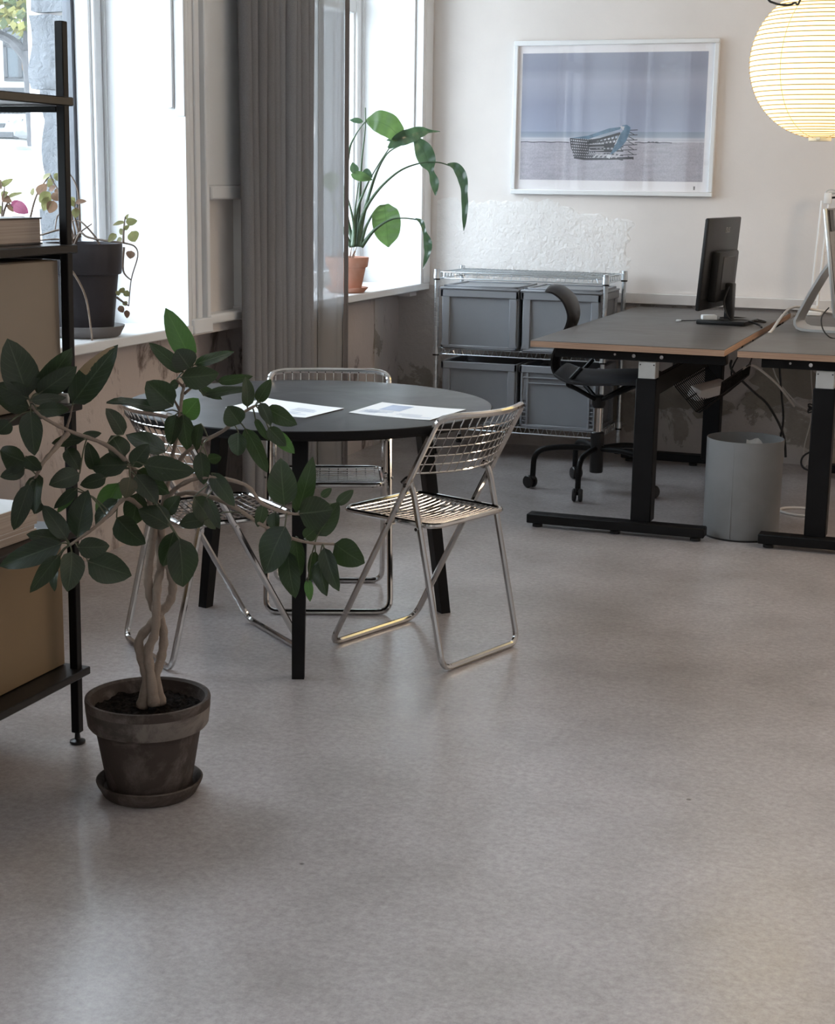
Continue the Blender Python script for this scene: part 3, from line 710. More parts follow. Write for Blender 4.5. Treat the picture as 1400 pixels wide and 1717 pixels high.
def crate(label, x0, x1, z0, z1, lid, ribbed):
    ya, yb = 7.868, 8.272; cx = (x0 + x1) / 2
    c = thing('storage_crate', label, 'crate', (cx, (ya+yb)/2, z0), 'grey crates on the wire rack')
    i = .012
    def wall_ring(z, inset): return [(x0+i+inset, ya+i+inset, z), (x1-i-inset, ya+i+inset, z), (x1-i-inset, yb-i-inset, z), (x0+i+inset, yb-i-inset, z)]
    mb = MB(); rings = wall_ring(z0 + .01, .012) + wall_ring(z1 - .004, 0) + wall_ring(z1 - .004, .006) + wall_ring(z0 + .016, .018)
    fs = [(3,2,1,0)]
    for q in range(3):
        for j in range(4): fs.append((q*4+j, q*4+(j+1) % 4, q*4+4+(j+1) % 4, q*4+4+j))
    fs.append((12, 13, 14, 15)); mb.add(rings, fs); part('body', mb, CRATE, c, smooth=False)
    def ringbar(za, zb, o, w):
        m_ = MB(); m_.rbox((x0+o, ya+o, za), (x1-o, ya+o+w, zb), .003); m_.rbox((x0+o, yb-o-w, za), (x1-o, yb-o, zb), .003)
        m_.rbox((x0+o, ya+o, za), (x0+o+w, yb-o, zb), .003); m_.rbox((x1-o-w, ya+o, za), (x1-o, yb-o, zb), .003); return m_
    part('rim', ringbar(z1 - .038, z1, 0, .016), CRATE, c)
    part('base_flange', ringbar(z0, z0 + .016, .004, .014), CRATE, c)
    w = .040
    for xa in (x0 + .010, x1 - .010 - w):
        if not ribbed: part('corner_rib', MB().rbox((xa, ya + .003, z0 + .012), (xa + w, ya + .03, z1 - .03), .003), CRATE, c)
        else:
            m_ = MB()
            m_.rbox((xa, ya+.003, z0+.012), (xa+.010, ya+.03, z1-.03), .002).rbox((xa+w-.010, ya+.003, z0+.012), (xa+w, ya+.03, z1-.03), .002)
            zz = z0 + .03
            for q in range(5): m_.rbox((xa+.008, ya+.006, zz), (xa+w-.008, ya+.03, zz+.006), .0015); zz += .022
            m_.add([(xa+.010, ya+.008, zz), (xa+w-.010, ya+.008, zz+.02), (xa+w-.010, ya+.014, zz+.024), (xa+.010, ya+.014, zz+.004)], [(0,1,2,3)])
            m_.rbox((xa+.008, ya+.010, zz), (xa+w-.008, ya+.03, z1-.03), .0015)
            part('ladder_rib', m_, CRATE, c)
        for yy in (yb - .03,): part('corner_rib', MB().rbox((xa, yy, z0 + .012), (xa + w, yy + .027, z1 - .03), .003), CRATE, c)
    for xa in (x0 + .003, x1 - .03):
        for yy in (ya + .02, yb - .06): part('side_rib', MB().rbox((xa, yy, z0 + .012), (xa + .027, yy + .04, z1 - .03), .003), CRATE, c)
    if ribbed:
        part('grip_band', MB().rbox((x0+.02, ya+.002, z1-.066), (x1-.02, ya+.02, z1-.060), .0015).rbox((x0+.05, ya+.005, z1-.094), (x1-.05, ya+.02, z1-.089), .0015), CRATE, c)
    else:
        for s, xa in ((1, x0 + .004), (-1, x1 - .004)):
            m_ = MB().prism([(xa, z0 + .014), (xa + s*.028, z0 + .014), (xa + s*.014, z0 + .044)], 'y', ya + .002, ya + .008); part('gusset', m_, CRATE, c, smooth=False)
    if lid:
        m_ = MB().rbox((x0 - .003, ya - .004, z1 + .001), (x1 + .003, yb + .003, z1 + .012), .003).rbox((x0+.012, ya+.012, z1+.01), (x1-.012, yb-.012, z1+.017), .003)
        l = part('lid', m_, CRATE_LID, c)
        m_ = MB(); o = .004
        m_.rbox((x0+.012, ya+.012, z1+.015), (x1-.012, ya+.034, z1+.023), .003).rbox((x0+.012, yb-.034, z1+.015), (x1-.012, yb-.012, z1+.023), .003)
        m_.rbox((x0+.012, ya+.012, z1+.015), (x0+.034, yb-.012, z1+.023), .003).rbox((x1-.034, ya+.012, z1+.015), (x1-.012, yb-.012, z1+.023), .003)
        part('lid_border', m_, CRATE_LID, l)
crate('grey lidded crate on the upper rack shelf, beside the window', -2.765, -2.338, .571, .876, True, False)
crate('grey lidded crate on the upper rack shelf, behind the desk chair back', -2.325, -1.905, .571, .876, True, False)
crate('open grey crate with smooth front on the lower rack shelf', -2.757, -2.338, .176, .500, False, False)
crate('open grey crate with ladder-like corner ribs on the lower rack shelf', -2.325, -1.905, .176, .500, False, True)

# ------------------------------------------------------------------ desks
def desk(label, x0, x1, colx, fx0, fx1):
    d = thing('standing_desk', label, 'desk', ((x0+x1)/2, 7.3, 0), 'height adjustable desks')
    y0, y1 = 6.295, 8.324
    part('desk_core', MB().rbox((x0, y0, .766), (x1, y1, .7905), .0012), PLY, d)
    part('desk_surface', MB().rbox((x0 + .0008, y0 + .0008, .7905), (x1 - .0008, y1 - .0008, .7932), .001), LINO_DESK, d)
    for yy, fy in ((6.40, 6.345), (8.02, 8.10)):
        b = part('end_beam', MB().rbox((x0 + .085, yy - .025, .722), (x1 - .005, yy + .025, .766), .002), BLACK, d)
        if yy < 7:
            for sx in (colx - .06, colx + .055): part('screw', MB().tube([(sx, yy - .0255, .742), (sx, yy - .031, .742)], .008, 10), SCREW, b)
            part('bolt_hole', MB().tube([(colx - .14, yy - .0252, .744), (colx - .14, yy - .0262, .744)], .005, 8), STEEL_GREY, b)
        part('leg', MB().rbox((colx - .0425, yy - .05, .055), (colx + .0425, yy + .03, .654), .004), BLACK, d)
        s = part('leg_sleeve', MB().rbox((colx - .036, yy - .043, .64), (colx + .036, yy + .024, .722), .003), STEEL_GREY, d)
        part('screw', MB().tube([(colx - .028, yy - .0435, .71), (colx - .028, yy - .046, .71)], .003, 6).tube([(colx + .028, yy - .0435, .71), (colx + .028, yy - .046, .71)], .003, 6), BLACK, s)
        f = part('foot_bar', MB().rbox((fx0, fy - .036, .018), (fx1, fy + .036, .058), .004), BLACK, d)
        for px in (fx0 + .04, (fx0 + fx1) / 2, fx1 - .04): part('glide', MB().lathe([(0, 0), (.022, 0), (.022, .012), (.012, .019), (0, .019)], (px, fy, 0), 12), BLACK_SOFT, f)
    part('cross_bar', MB().rbox((colx + .005, 6.42, .575), (colx + .03, 7.98, .655), .003), BLACK, d)
    for xx in (x0 + .16, x1 - .12): part('side_rail', MB().rbox((xx, 6.42, .735), (xx + .035, 8.0, .765), .003), BLACK, d)
    return d
D1 = desk('dark-topped standing desk with the black monitor on it', -1.815, -1.015, -1.336, -1.815, -1.062)
D2 = desk('dark-topped standing desk with the silver computer on it, cut by the frame', -.965, -.165, -.627, -.845, -.105)
# wire cable tray under the first desk, with a white power block in it
mb = MB(); y0, y1 = 6.80, 7.60
prof = [(-1.315, .70), (-1.315, .60), (-1.30, .57), (-1.205, .468), (-1.19, .465), (-1.105, .545), (-1.10, .60)]
for i in range(23):
    y = y0 + (y1 - y0) * i / 22; mb.tube([(x, y, z) for x, z in prof], .003, 4)
for x, z in prof[1:] + [(-1.25, .517), (-1.15, .502)]: mb.tube([(x, y0, z), (x, y1, z)], .0034, 4)
for y in (y0 + .1, y1 - .1): mb.tube([(-1.315, y, .70), (-1.315, y, .767)], .004, 5)
part('cable_tray', mb, BLACK, D1, kind='stuff')
TB_ = Matrix.Translation((-1.225, 7.20, .515)) @ Matrix.Rotation(math.radians(-12), 4, 'Z') @ Matrix.Rotation(math.radians(20), 4, 'Y')
o = part('power_block', MB().rbox((-.030, -.17, -.028), (.030, .17, .028), .008, seg=2, M=TB_), WHITE_PL); tag(o, 'white power strip lying in the wire tray under the desk', 'power strip')
def cable(pts, r, m, label=None, n=6, seg=6):
    o = part('cable', MB().tube(smooth_path(pts, seg), r, n), m)
    if label: tag(o, label, 'cable', 'cables around the desks')
    return o

# ------------------------------------------------------------------ on and around the desks
ZD = .7934
# black monitor, seen from behind
MX, MY, MA = -1.222, 7.52, math.radians(83.5)
mo = thing('monitor', 'black monitor seen from behind on a column stand, on the first desk', 'monitor', (MX, MY, ZD))
def MM(px, py, ang, z=0): return Matrix.Translation((px, py, z)) @ Matrix.Rotation(ang, 4, 'Z')
# local frame: x along the screen width, +y out of the back
T = MM(MX, MY, MA + math.pi, ZD)
T = Matrix.Translation((MX, MY, ZD)) @ Matrix.Rotation(MA, 4, 'Z')
SH = Matrix.Rotation(math.radians(4), 4, 'X')
Tp = T @ Matrix.Translation((0, .045, .255)) @ SH
part('panel', MB().rbox((-.265, -.012, -.185), (.265, .008, .235), .006, M=Tp, seg=2), BLACK_SOFT, mo)
part('screen_glass', MB().rbox((-.26, .0075, -.165), (.26, .0095, .23), .0008, M=Tp), simple('dark_screen', (.01, .01, .012), .1), mo)
part('back_housing', MB().rbox((-.16, -.050, -.150), (.16, -.010, .085), .010, M=Tp, seg=2), BLACK_SOFT, mo)
part('vesa_plate', MB().rbox((-.10, -.054, -.095), (.10, -.048, .06), .002, M=Tp), simple('charcoal_plastic', (.055, .053, .053), .5), mo)
part('stand_neck', MB().rbox((-.030, -.040, 0), (.030, -.002, .19), .008, M=T, seg=2), BLACK_SOFT, mo)
part('stand_base', MB().rbox((-.125, -.13, 0), (.125, .10, .020), .004, M=T, seg=2), BLACK_SOFT, mo)
fc = bpy.data.curves.new('logo', 'FONT'); fc.body = '/SUS'; fc.size = .036; fc.extrude = .0004; fc.align_x = 'CENTER'; fc.space_character = 1.08
lg = bpy.data.objects.new('logo', fc); COL.objects.link(lg); bpy.context.view_layer.update()
lm = bpy.data.meshes.new_from_object(lg.evaluated_get(bpy.context.evaluated_depsgraph_get())); bpy.data.objects.remove(lg)
LM = Tp @ Matrix.Translation((.05, -.0125, .165)) @ Matrix.Rotation(math.radians(90), 4, 'X')
mb = MB().add([tuple(LM @ v.co) for v in lm.vertices], [tuple(q.vertices) for q in lm.polygons])
part('logo', mb, simple('logo_grey', (.30, .30, .30), .4), mo, smooth=False)

# silver all-in-one computer, edge on
IX, IY, IA = -.632, 7.33, 0
im = thing('desktop_computer', 'silver all-in-one computer on a bent metal stand, cut by the frame', 'computer', (IX, IY, ZD))
T2 = Matrix.Translation((IX, IY, ZD)) @ Matrix.Rotation(math.radians(84), 4, 'Z')
# profile in (depth, height): depth positive towards the user on the far long side (+x)
def sweep(prof, w, th, T):
    n = len(prof); vs = []
    for i, (d, z) in enumerate(prof):
        a = Vector(prof[max(i-1, 0)]); b = Vector(prof[min(i+1, n-1)]); t = (b - a).normalized(); nn = Vector((-t.y, t.x)) * th / 2
        for s in (-1, 1):
            for ww in (-w/2, w/2): vs.append(T @ Vector((ww, -(d + nn.x * s), z + nn.y * s)))
    fs = [(0, 1, 3, 2), ((n-1)*4, (n-1)*4+2, (n-1)*4+3, (n-1)*4+1)]
    for i in range(n - 1):
        a, b = i*4, i*4+4
        fs += [(a, b, b+1, a+1), (a+2, a+3, b+3, b+2), (a, a+2, b+2, b), (a+1, b+1, b+3, a+3)]
    return MB().add(vs, fs)
stand = [(-.02, .006), (-.08, .006), (-.16, .006), (-.195, .008), (-.215, .016), (-.225, .03), (-.226, .048), (-.217, .07), (-.17, .17), (-.125, .255), (-.075, .33)]
part('stand', sweep(stand, .19, .011, T2), ALU, im)
tl = Matrix.Rotation(math.radians(-9), 4, 'X')
Ti = T2 @ Matrix.Translation((0, .035, .28)) @ tl
mb = MB(); sec = []
part('casing', MB().rbox((-.30, -.006, -.20), (.30, .013, .27), .005, M=Ti, seg=2), ALU, im)
part('screen', MB().rbox((-.298, -.0085, -.10), (.298, -.0055, .268), .001, M=Ti), simple('screen_painted_reflection', (.10, .09, .085), .22), im)  # grey-brown of the mirrored room is put into the base colour
part('chin', MB().rbox((-.298, -.0080, -.198), (.298, -.0055, -.102), .001, M=Ti), ALU, im)
part('dark_reflection', MB().rbox((-.285, -.0125, .17), (-.21, -.0085, .262), .001, M=Ti), BLACK_SOFT, im)  # thin black plate stands in for a dark reflection on the screen
# architect lamp clamped to the back of the second desk
lp = thing('desk_lamp', 'white spring-arm lamp clamped to the back of the second desk', 'lamp', (-.885, 8.20, ZD))
mb = MB().rbox((-.925, 8.16, ZD), (-.845, 8.25, ZD + .022), .004).rbox((-.90, 8.18, ZD + .022), (-.87, 8.22, ZD + .05), .003); part('clamp', mb, WHITE_PL, lp)
for dx in (-.02, .014): part('arm_rod', MB().tube([(-.885 + dx, 8.20, ZD + .04), (-.862 + dx, 8.20, 1.36)], .0075, 6), WHITE_PL, lp)
part('arm_rod', MB().tube([(-.80, 8.20, ZD + .04), (-.805, 8.20, 1.30)], .006, 6), STEEL_GREY, lp)  # grey instead of white: shading of the rods put into the colour
sp = [(-.865 + .006 * math.cos(i * 1.3) + i * .00012, 8.205 + .006 * math.sin(i * 1.3), .95 + i * .0018) for i in range(90)]
part('spring', MB().tube(sp, .0012, 4), STEEL_GREY, lp)
j = part('joint', MB().rbox((-.872, 8.185, 1.345), (-.835, 8.215, 1.40), .006, seg=2), WHITE_PL, lp)
part('joint_ring', MB().tube([(-.84 + .028*math.cos(a*math.pi/8), 8.20, 1.395 + .02*math.sin(a*math.pi/8)) for a in range(9)], .003, 5), STEEL_GREY, lp)
for dz in (0, .022): part('upper_rod', MB().tube([(-.85, 8.20, 1.375 + dz), (-.35, 8.16, 1.41 + dz)], .0055, 6), STEEL_GREY if dz else BLACK_SOFT, lp)
part('lamp_shade', MB().lathe([(.02, .09), (.035, .085), (.075, 0), (.072, 0), (.03, .08)], (-.33, 8.16, 1.33), 20), WHITE_PL, lp)

zc = ZD + .004
cable([(-1.20, 7.50, .98), (-1.215, 7.44, .90), (-1.19, 7.42, .83), (-1.16, 7.45, zc + .016), (-1.10, 7.46, zc + .014), (-1.04, 7.40, zc + .003), (-1.02, 7.33, zc)], .0045, BLACK_CABLE, 'black cable from the monitor running over the edge of the first desk')
cable([(-1.25, 7.56, zc + .016), (-1.18, 7.60, zc + .018), (-1.07, 7.66, zc + .003), (-1.05, 7.62, zc), (-1.12, 7.52, zc + .014), (-1.24, 7.47, zc + .016)], .004, BLACK_CABLE, 'black cable looped on the monitor stand base')
cable([(-1.30, 7.50, zc + .016), (-1.36, 7.56, zc), (-1.40, 7.52, zc), (-1.425, 7.50, zc)], .0022, BLACK_CABLE, 'thin black lead with a small white plug on the first desk')
o = part('plug', MB().rbox((-1.445, 7.485, ZD), (-1.422, 7.505, ZD + .009), .002), WHITE_PL); tag(o, 'small white plug at the end of a thin lead on the desk', 'plug')
Ta = Matrix.Translation((-1.285, 7.46, ZD + .015)) @ Matrix.Rotation(.4, 4, 'Z')
o = part('power_adapter', MB().rbox((-.035, -.022, 0), (.035, .022, .026), .005, M=Ta, seg=2), WHITE_PL); tag(o, 'white power adapter on the monitor stand base', 'adapter')
cable([(-.975, 7.14, .70), (-.962, 7.13, .78), (-.945, 7.16, zc + .012), (-.93, 7.28, .85), (-.92, 7.50, .875), (-.91, 7.80, .862), (-.87, 8.02, .835), (-.80, 8.05, .825), (-.70, 8.03, .81)], .0065, WHITE_CABLE, 'thick white cable arching up from the gap between the desks', 8)
cable([(-.70, 7.05, .92), (-.725, 7.03, .88), (-.715, 7.01, .83), (-.68, 6.99, zc), (-.64, 7.0, zc), (-.66, 7.02, .84), (-.62, 7.0, .86)], .003, BLACK_CABLE, 'thin black cable curled at the edge of the silver computer')
# cables hanging under the desks
yb = 8.15
cable([(-1.16, 7.40, .63), (-1.20, 7.7, .55), (-1.14, 8.0, .42), (-1.07, 8.12, .33), (-1.0, 8.2, .18), (-.98, 8.2, .06)], .006, BLACK_CABLE, 'black cable drooping from the wire tray behind the bin')
cable([(-1.20, 8.05, .74), (-1.22, 8.1, .62), (-1.27, 8.12, .50), (-1.24, 8.14, .44), (-1.17, 8.14, .58), (-1.18, 8.1, .74)], .004, BLACK_CABLE, 'thin black cable looped under the back of the first desk')
cable([(-1.10, 7.36, .60), (-1.10, 7.7, .58), (-1.03, 7.95, .48), (-.99, 8.1, .40), (-.96, 8.25, .32)], .006, WHITE_CABLE, 'white cable running from the power strip to the wall')
cable([(-1.04, 8.22, .80), (-1.045, 8.24, .55), (-1.03, 8.25, .40), (-1.01, 8.25, .24), (-1.03, 8.25, .10)], .006, BLACK_CABLE, 'black cable hanging down the back wall between the desks')
cable([(-1.12, 8.25, .78), (-1.08, 8.28, .50), (-.98, 8.28, .36), (-.88, 8.26, .30), (-.80, 8.2, .32)], .004, WHITE_CABLE, 'thin pale cable sagging along the back wall')
cable([(-.90, 8.28, .80), (-.89, 8.29, .5), (-.87, 8.29, .3), (-.90, 8.28, .1), (-.88, 8.2, .02), (-.86, 8.28, .12)], .003, WHITE_CABLE, 'thin pale cable hanging behind the second desk leg')
loop = []
for i in range(40):
    a = i * .62; loop.append((-.80 + .075 * math.cos(a), 8.12 + .04 * math.sin(a), .345 - i * .0006 + .012 * math.sin(i * 1.7)))
cable(loop, .004, BLACK_CABLE, 'coil of black cable hanging behind the second desk leg', 5, 2)
cable([(-.80, 8.12, .79), (-.79, 8.12, .5), (-.80, 8.1, .34), (-.83, 8.12, .25), (-.78, 8.12, .16), (-.88, 8.1, .09), (-.87, 8.08, .03), (-.75, 8.05, .02)], .005, BLACK_CABLE, 'black cable falling in a loop to the floor behind the second desk')
cable([(-.72, 7.0, .006), (-.80, 7.02, .006), (-.86, 7.08, .006), (-.84, 7.15, .006), (-.76, 7.18, .006), (-.68, 7.12, .006)], .006, WHITE_CABLE, 'white cable looped on the floor beneath the second desk')

# waste bin
bx, by = -.948, 6.535
b = thing('waste_bin', 'grey cylindrical waste bin standing between the two desks', 'bin', (bx, by, 0))
part('bin_body', MB().lathe([(0, .006), (.150, .006), (.152, .004), (.155, .01), (.158, .408), (.1572, .411), (.154, .411), (.151, .02), (0, .018)], (bx, by, 0), 64), BIN, b, ang=50)
part('seam', MB().rbox((-.003, -.0012, .012), (.003, .0012, .405), .0008, M=Matrix.Translation((bx, by, 0)) @ Matrix.Rotation(math.radians(-98), 4, 'Z') @ Matrix.Translation((.1568, 0, 0)) @ Matrix.Rotation(math.radians(90), 4, 'Z')), BIN, b)
part('base_ring', MB().lathe([(.150, 0), (.155, 0), (.1562, .007), (.150, .007)], (bx, by, 0), 48), BLACK_SOFT, b)
def linr(u, v):
    a = -.9 + u * 2.6; r = .149 - .075 * v
    return (bx + r * math.cos(a), by + .01 + r * math.sin(a), .375 + .016 * math.sin(a * 5) * (1 - v) - .05 * v + .01 * math.sin(u * 31))
part('bin_liner', MB().grid(linr, 30, 6), BINLINER, b)

# desk chair
CX, CY = -1.745, 7.24
c = thing('desk_chair', 'black office chair with curved back and five castors, pushed under the first desk', 'chair', (CX, CY, 0))
part('column', MB().lathe([(0, .085), (.030, .085), (.032, .09), (.032, .275), (.028, .28), (0, .28)], (CX, CY, 0), 20), BLACK_SOFT, c)
part('gas_lift', MB().lathe([(0, .27), (.0185, .27), (.0185, .41), (0, .41)], (CX, CY, 0), 16), CHROME, c)
part('lift_head', MB().lathe([(0, .395), (.026, .395), (.032, .41), (.032, .445), (.02, .455), (0, .455)], (CX, CY, 0), 16), BLACK_SOFT, c)
for k in range(5):
    a = math.radians(196 + 72 * k); dx, dy = math.cos(a), math.sin(a)
    P = lambda r, z: (CX + dx * r, CY + dy * r, z)
    g = part('base_leg', MB().tube(fillet([P(.02, .20), P(.16, .205), P(.295, .185), P(.30, .06)], .06, 6), .0135, 10), BLACK, c)
    px, py = -dy, dx; ca = a + .8 + k; ux, uy = math.cos(ca), math.sin(ca)
    for s in (-1, 1):
        cx, cy = CX + dx * .30 - ux*0, CY + dy * .30
        m_ = MB(); off = .004; pr = [(0, off), (.022, off), (.030, off + .004), (.031, off + .014), (.026, off + .020), (0, off + .021)]
        m_.lathe(pr, (0, 0, 0), 18)
        R = Matrix.Translation((cx + uy * .016, cy - ux * .016, .031)) @ Matrix.Rotation(ca, 4, 'Z') @ Matrix.Rotation(math.radians(90) * s, 4, 'Y')
        m_.v = [tuple(R @ Vector(v)) for v in m_.v]
        part('caster_wheel', m_, BLACK_SOFT, g)
    part('caster_hood', MB().tube([(cx + uy*.016, cy - ux*.016, .036), (cx, cy, .05), (cx, cy, .07)], [.012, .014, .012], 8), BLACK_SOFT, g)
CA = math.radians(6)                                   # direction the chair faces
fx, fy = math.cos(CA), math.sin(CA); lx, ly = -fy, fx
def CP(f, l, z): return (CX + fx * f + lx * l, CY + fy * f + ly * l, z)
def shell(prof, th, wfun, cup):
    m_ = MB(); n = len(prof); nl = 10; fr = []
    for i in range(n):
        a = Vector(prof[max(i-1, 0)]); b_ = Vector(prof[min(i+1, n-1)]); t_ = (b_ - a).normalized(); fr.append(Vector((-t_.y, t_.x)))
    for side in (1, -1):
        for i, (f, z) in enumerate(prof):
            w = wfun(i / (n - 1))
            for j in range(nl + 1):
                s = -1 + 2 * j / nl; tk = th * (1 - .75 * abs(s)**4) * (1 - .6 * (abs(2 * i / (n-1) - 1))**6) / 2
                nn = fr[i] * (tk * side + cup * s * s)
                m_.v.append(CP(f + nn.x, s * w / 2, z + nn.y))
    k = nl + 1; o = n * k
    for i in range(n - 1):
        for j in range(nl):
            a = i*k + j; m_.f += [(a, a+1, a+k+1, a+k), (o+a, o+a+k, o+a+k+1, o+a+1)]
    for i in range(n - 1):
        m_.f += [(i*k, i*k+k, o+i*k+k, o+i*k), (i*k+nl, o+i*k+nl, o+i*k+k+nl, i*k+k+nl)]
    for j in range(nl): m_.f += [(j, o+j, o+j+1, j+1), ((n-1)*k+j, (n-1)*k+j+1, o+(n-1)*k+j+1, o+(n-1)*k+j)]
    m_.m = [0] * len(m_.f); return m_
seat = [tuple(p)[:2] for p in smooth_path([(.30, .545, 0), (.24, .560, 0), (.12, .556, 0), (-.02, .548, 0), (-.12, .556, 0), (-.175, .585, 0)], 4)]
part('seat_shell', shell(seat, .045, lambda u: .43 - .05 * (2*u-1)**4, .02), simple('black_seat_fabric', (.022, .023, .027), .6, bmp=.1, bscale=400), c)
back = [tuple(p)[:2] for p in smooth_path([(-.13, .53, 0), (-.19, .555, 0), (-.205, .62, 0), (-.175, .70, 0), (-.135, .78, 0), (-.125, .84, 0), (-.15, .905, 0), (-.20, .945, 0), (-.245, .955, 0)], 4)]
part('backrest', shell(back, .036, lambda u: .13 + .17 * min(1, max(0, (u - .30) / .4)), .015), BLACK_SOFT, c)
for s in (-1, 1):
    part('seat_strut', MB().tube(fillet([CP(0, 0, .425), CP(-.10, s*.12, .50), CP(-.13, s*.18, .52), CP(-.06, s*.19, .60)], .03, 4), .011, 8), BLACK, c)
    part('seat_strut', MB().tube(fillet([CP(0, 0, .425), CP(.12, s*.12, .49), CP(.20, s*.15, .53)], .03, 4), .010, 8), BLACK, c)

# ------------------------------------------------------------------ framed beach photograph
FX0, FX1, FZ0, FZ1 = -2.538, -1.452, 1.367, 2.158
p = thing('framed_photograph', 'white framed photograph of a beach hung on the back wall', 'picture', ((FX0+FX1)/2, YB, FZ0))
yf0, yf1 = YB - .032, YB - .002
for a, b_ in (((FX0, FZ0), (FX1, FZ0 + .024)), ((FX0, FZ1 - .024), (FX1, FZ1)), ((FX0, FZ0 + .024), (FX0 + .024, FZ1 - .024)), ((FX1 - .024, FZ0 + .024), (FX1, FZ1 - .024))):
    part('frame_bar', MB().rbox((a[0], yf0, a[1]), (b_[0], yf1, b_[1]), .003), PAINT, p)
part('backing', MB().box((FX0 + .02, YB - .014, FZ0 + .02), (FX1 - .02, YB - .004, FZ1 - .02)), simple('print_margin', (.86, .86, .87), .8, var=.01), p)
PX0, PX1, PZ0, PZ1 = -2.492, -1.508, 1.443, 2.095
def m_print():
    m, nt, b = _mat('beach_print'); b.inputs['Roughness'].default_value = .7
    tc = nt.nodes.new('ShaderNodeTexCoord'); sp = nt.nodes.new('ShaderNodeSeparateXYZ'); nt.links.new(tc.outputs['Object'], sp.inputs[0])
    mr = nt.nodes.new('ShaderNodeMapRange'); mr.inputs[1].default_value = PZ0 - FZ0; mr.inputs[2].default_value = PZ1 - FZ0; nt.links.new(sp.outputs['Z'], mr.inputs[0])
    n1 = noise(nt, 1, 5, .6, stretch=(3, 1, 14)); ad = nt.nodes.new('ShaderNodeMath'); ad.operation = 'MULTIPLY_ADD'; ad.inputs[1].default_value = .07; nt.links.new(n1.outputs['Fac'], ad.inputs[0])
    s2 = nt.nodes.new('ShaderNodeMath'); s2.operation = 'SUBTRACT'; s2.inputs[1].default_value = .035; nt.links.new(mr.outputs[0], s2.inputs[0]); nt.links.new(s2.outputs[0], ad.inputs[2])
    sky = ramp(nt, ad.outputs[0], [(.34, (0.411, 0.469, 0.585)), (.42, (0.358, 0.404, 0.514)), (.60, (0.326, 0.361, 0.459)), (.78, (0.404, 0.433, 0.520)), (.88, (0.309, 0.338, 0.419)), (1.0, (0.331, 0.360, 0.441))])
    ns = noise(nt, 160, 3, .7); n3 = noise(nt, 1, 4, .6, stretch=(8, 1, 60))
    sand = ramp(nt, n3.outputs['Fac'], [(.3, (0.410, 0.410, 0.461)), (.7, (0.521, 0.516, 0.566))]); sg = ramp(nt, ns.outputs['Fac'], [(.3, (.8, .8, .8)), (.7, (1.15, 1.15, 1.15))]); sandc = mix(nt, .8, sand.outputs[0], sg.outputs[0], 'MULTIPLY')
    gt = nt.nodes.new('ShaderNodeMath'); gt.operation = 'GREATER_THAN'; gt.inputs[1].default_value = .385; nt.links.new(mr.outputs[0], gt.inputs[0])
    sea = ramp(nt, mr.outputs[0], [(.305, (.72, .73, .76)), (.318, (.50, .53, .58)), (.33, (.62, .64, .68)), (.345, (.36, .42, .50)), (.375, (.30, .36, .45))])
    g2 = nt.nodes.new('ShaderNodeMath'); g2.operation = 'GREATER_THAN'; g2.inputs[1].default_value = .305; nt.links.new(mr.outputs[0], g2.inputs[0])
    c = mix(nt, g2.outputs[0], sandc, sea.outputs[0]); c = mix(nt, gt.outputs[0], c, sky.outputs[0])
    nt.links.new(c, b.inputs['Base Color']); return m
part('print', MB().box((PX0, YB - .0150, PZ0), (PX1, YB - .0142, PZ1)), m_print(), p)
PW, PH = PX1 - PX0, PZ1 - PZ0
def pp(u, v, q=0): return (PX0 + PW * u, YB - .0153 - q, PZ0 + PH * v)
def ribbon(m_, pts, w, q):
    for (a, b_) in zip(pts[:-1], pts[1:]):
        d = Vector((b_[0]-a[0], (b_[1]-a[1]) * PH / PW)); 
        if d.length < 1e-6: continue
        n_ = Vector((-d.y, d.x)).normalized() * w / 2; n_.y *= PW / PH
        m_.add([pp(a[0]-n_.x, a[1]-n_.y, q), pp(b_[0]-n_.x, b_[1]-n_.y, q), pp(b_[0]+n_.x, b_[1]+n_.y, q), pp(a[0]+n_.x, a[1]+n_.y, q)], [(0, 1, 2, 3)])
# picture content, flat shapes: coordinates in 0-1 across the print, from the stack's outline
def sx(x): return .275 + (x - 175) * .000408
def sz(y): return .170 + (660 - y) * .000583
dark = MB(); rnd = random.Random(4)
ribbon(dark, [(sx(a), sz(b_)) for a, b_ in ((240, 640), (400, 662), (700, 655), (1040, 640))], .012, 0)
for k in range(7):
    y0 = 385 + k * 38
    ribbon(dark, [(sx(178 + k*8), sz(y0)), (sx(420), sz(y0 + 26 - k*3)), (sx(700), sz(y0 - 20 + k*6)), (sx(900), sz(y0 - 75 + k*22))], .007, .0001)
for k in range(11):
    x = 180 + k * 28; ribbon(dark, [(sx(x), sz(385)), (sx(x + 22), sz(520)), (sx(x + 110), sz(650))], .0042, .0001)
for k in range(9):
    x = 420 + k * 50; ribbon(dark, [(sx(x), sz(430 - k * 14)), (sx(x + 60), sz(560))], .0045, .0001); ribbon(dark, [(sx(x + 60), sz(420 - k * 12)), (sx(x - 10), sz(560))], .0042, .0001)
for k in range(6):
    y = 265 + k * 66; ribbon(dark, [(sx(880), sz(y + 8)), (sx(1080), sz(y))], .004, .0001); ribbon(dark, [(sx(960), sz(y + 20)), (sx(1040), sz(y + 66))], .0035, .0001)
ribbon(dark, [(sx(420), sz(440)), (sx(850), sz(310))], .012, .0001); ribbon(dark, [(sx(430), sz(490)), (sx(780), sz(470))], .014, .0001); ribbon(dark, [(sx(480), sz(540)), (sx(760), sz(550))], .016, .0001)
for a, b_, y in ((.0, .27, .302), (.63, .83, .302), (.70, .76, .305)):
    ribbon(dark, [(a + (b_ - a) * i / 8, y + .003 * math.sin(i * 2.2)) for i in range(9)], .004, 0)
part('printed_stack', dark, simple('print_dark', (.055, .06, .07), .7), p, smooth=False)
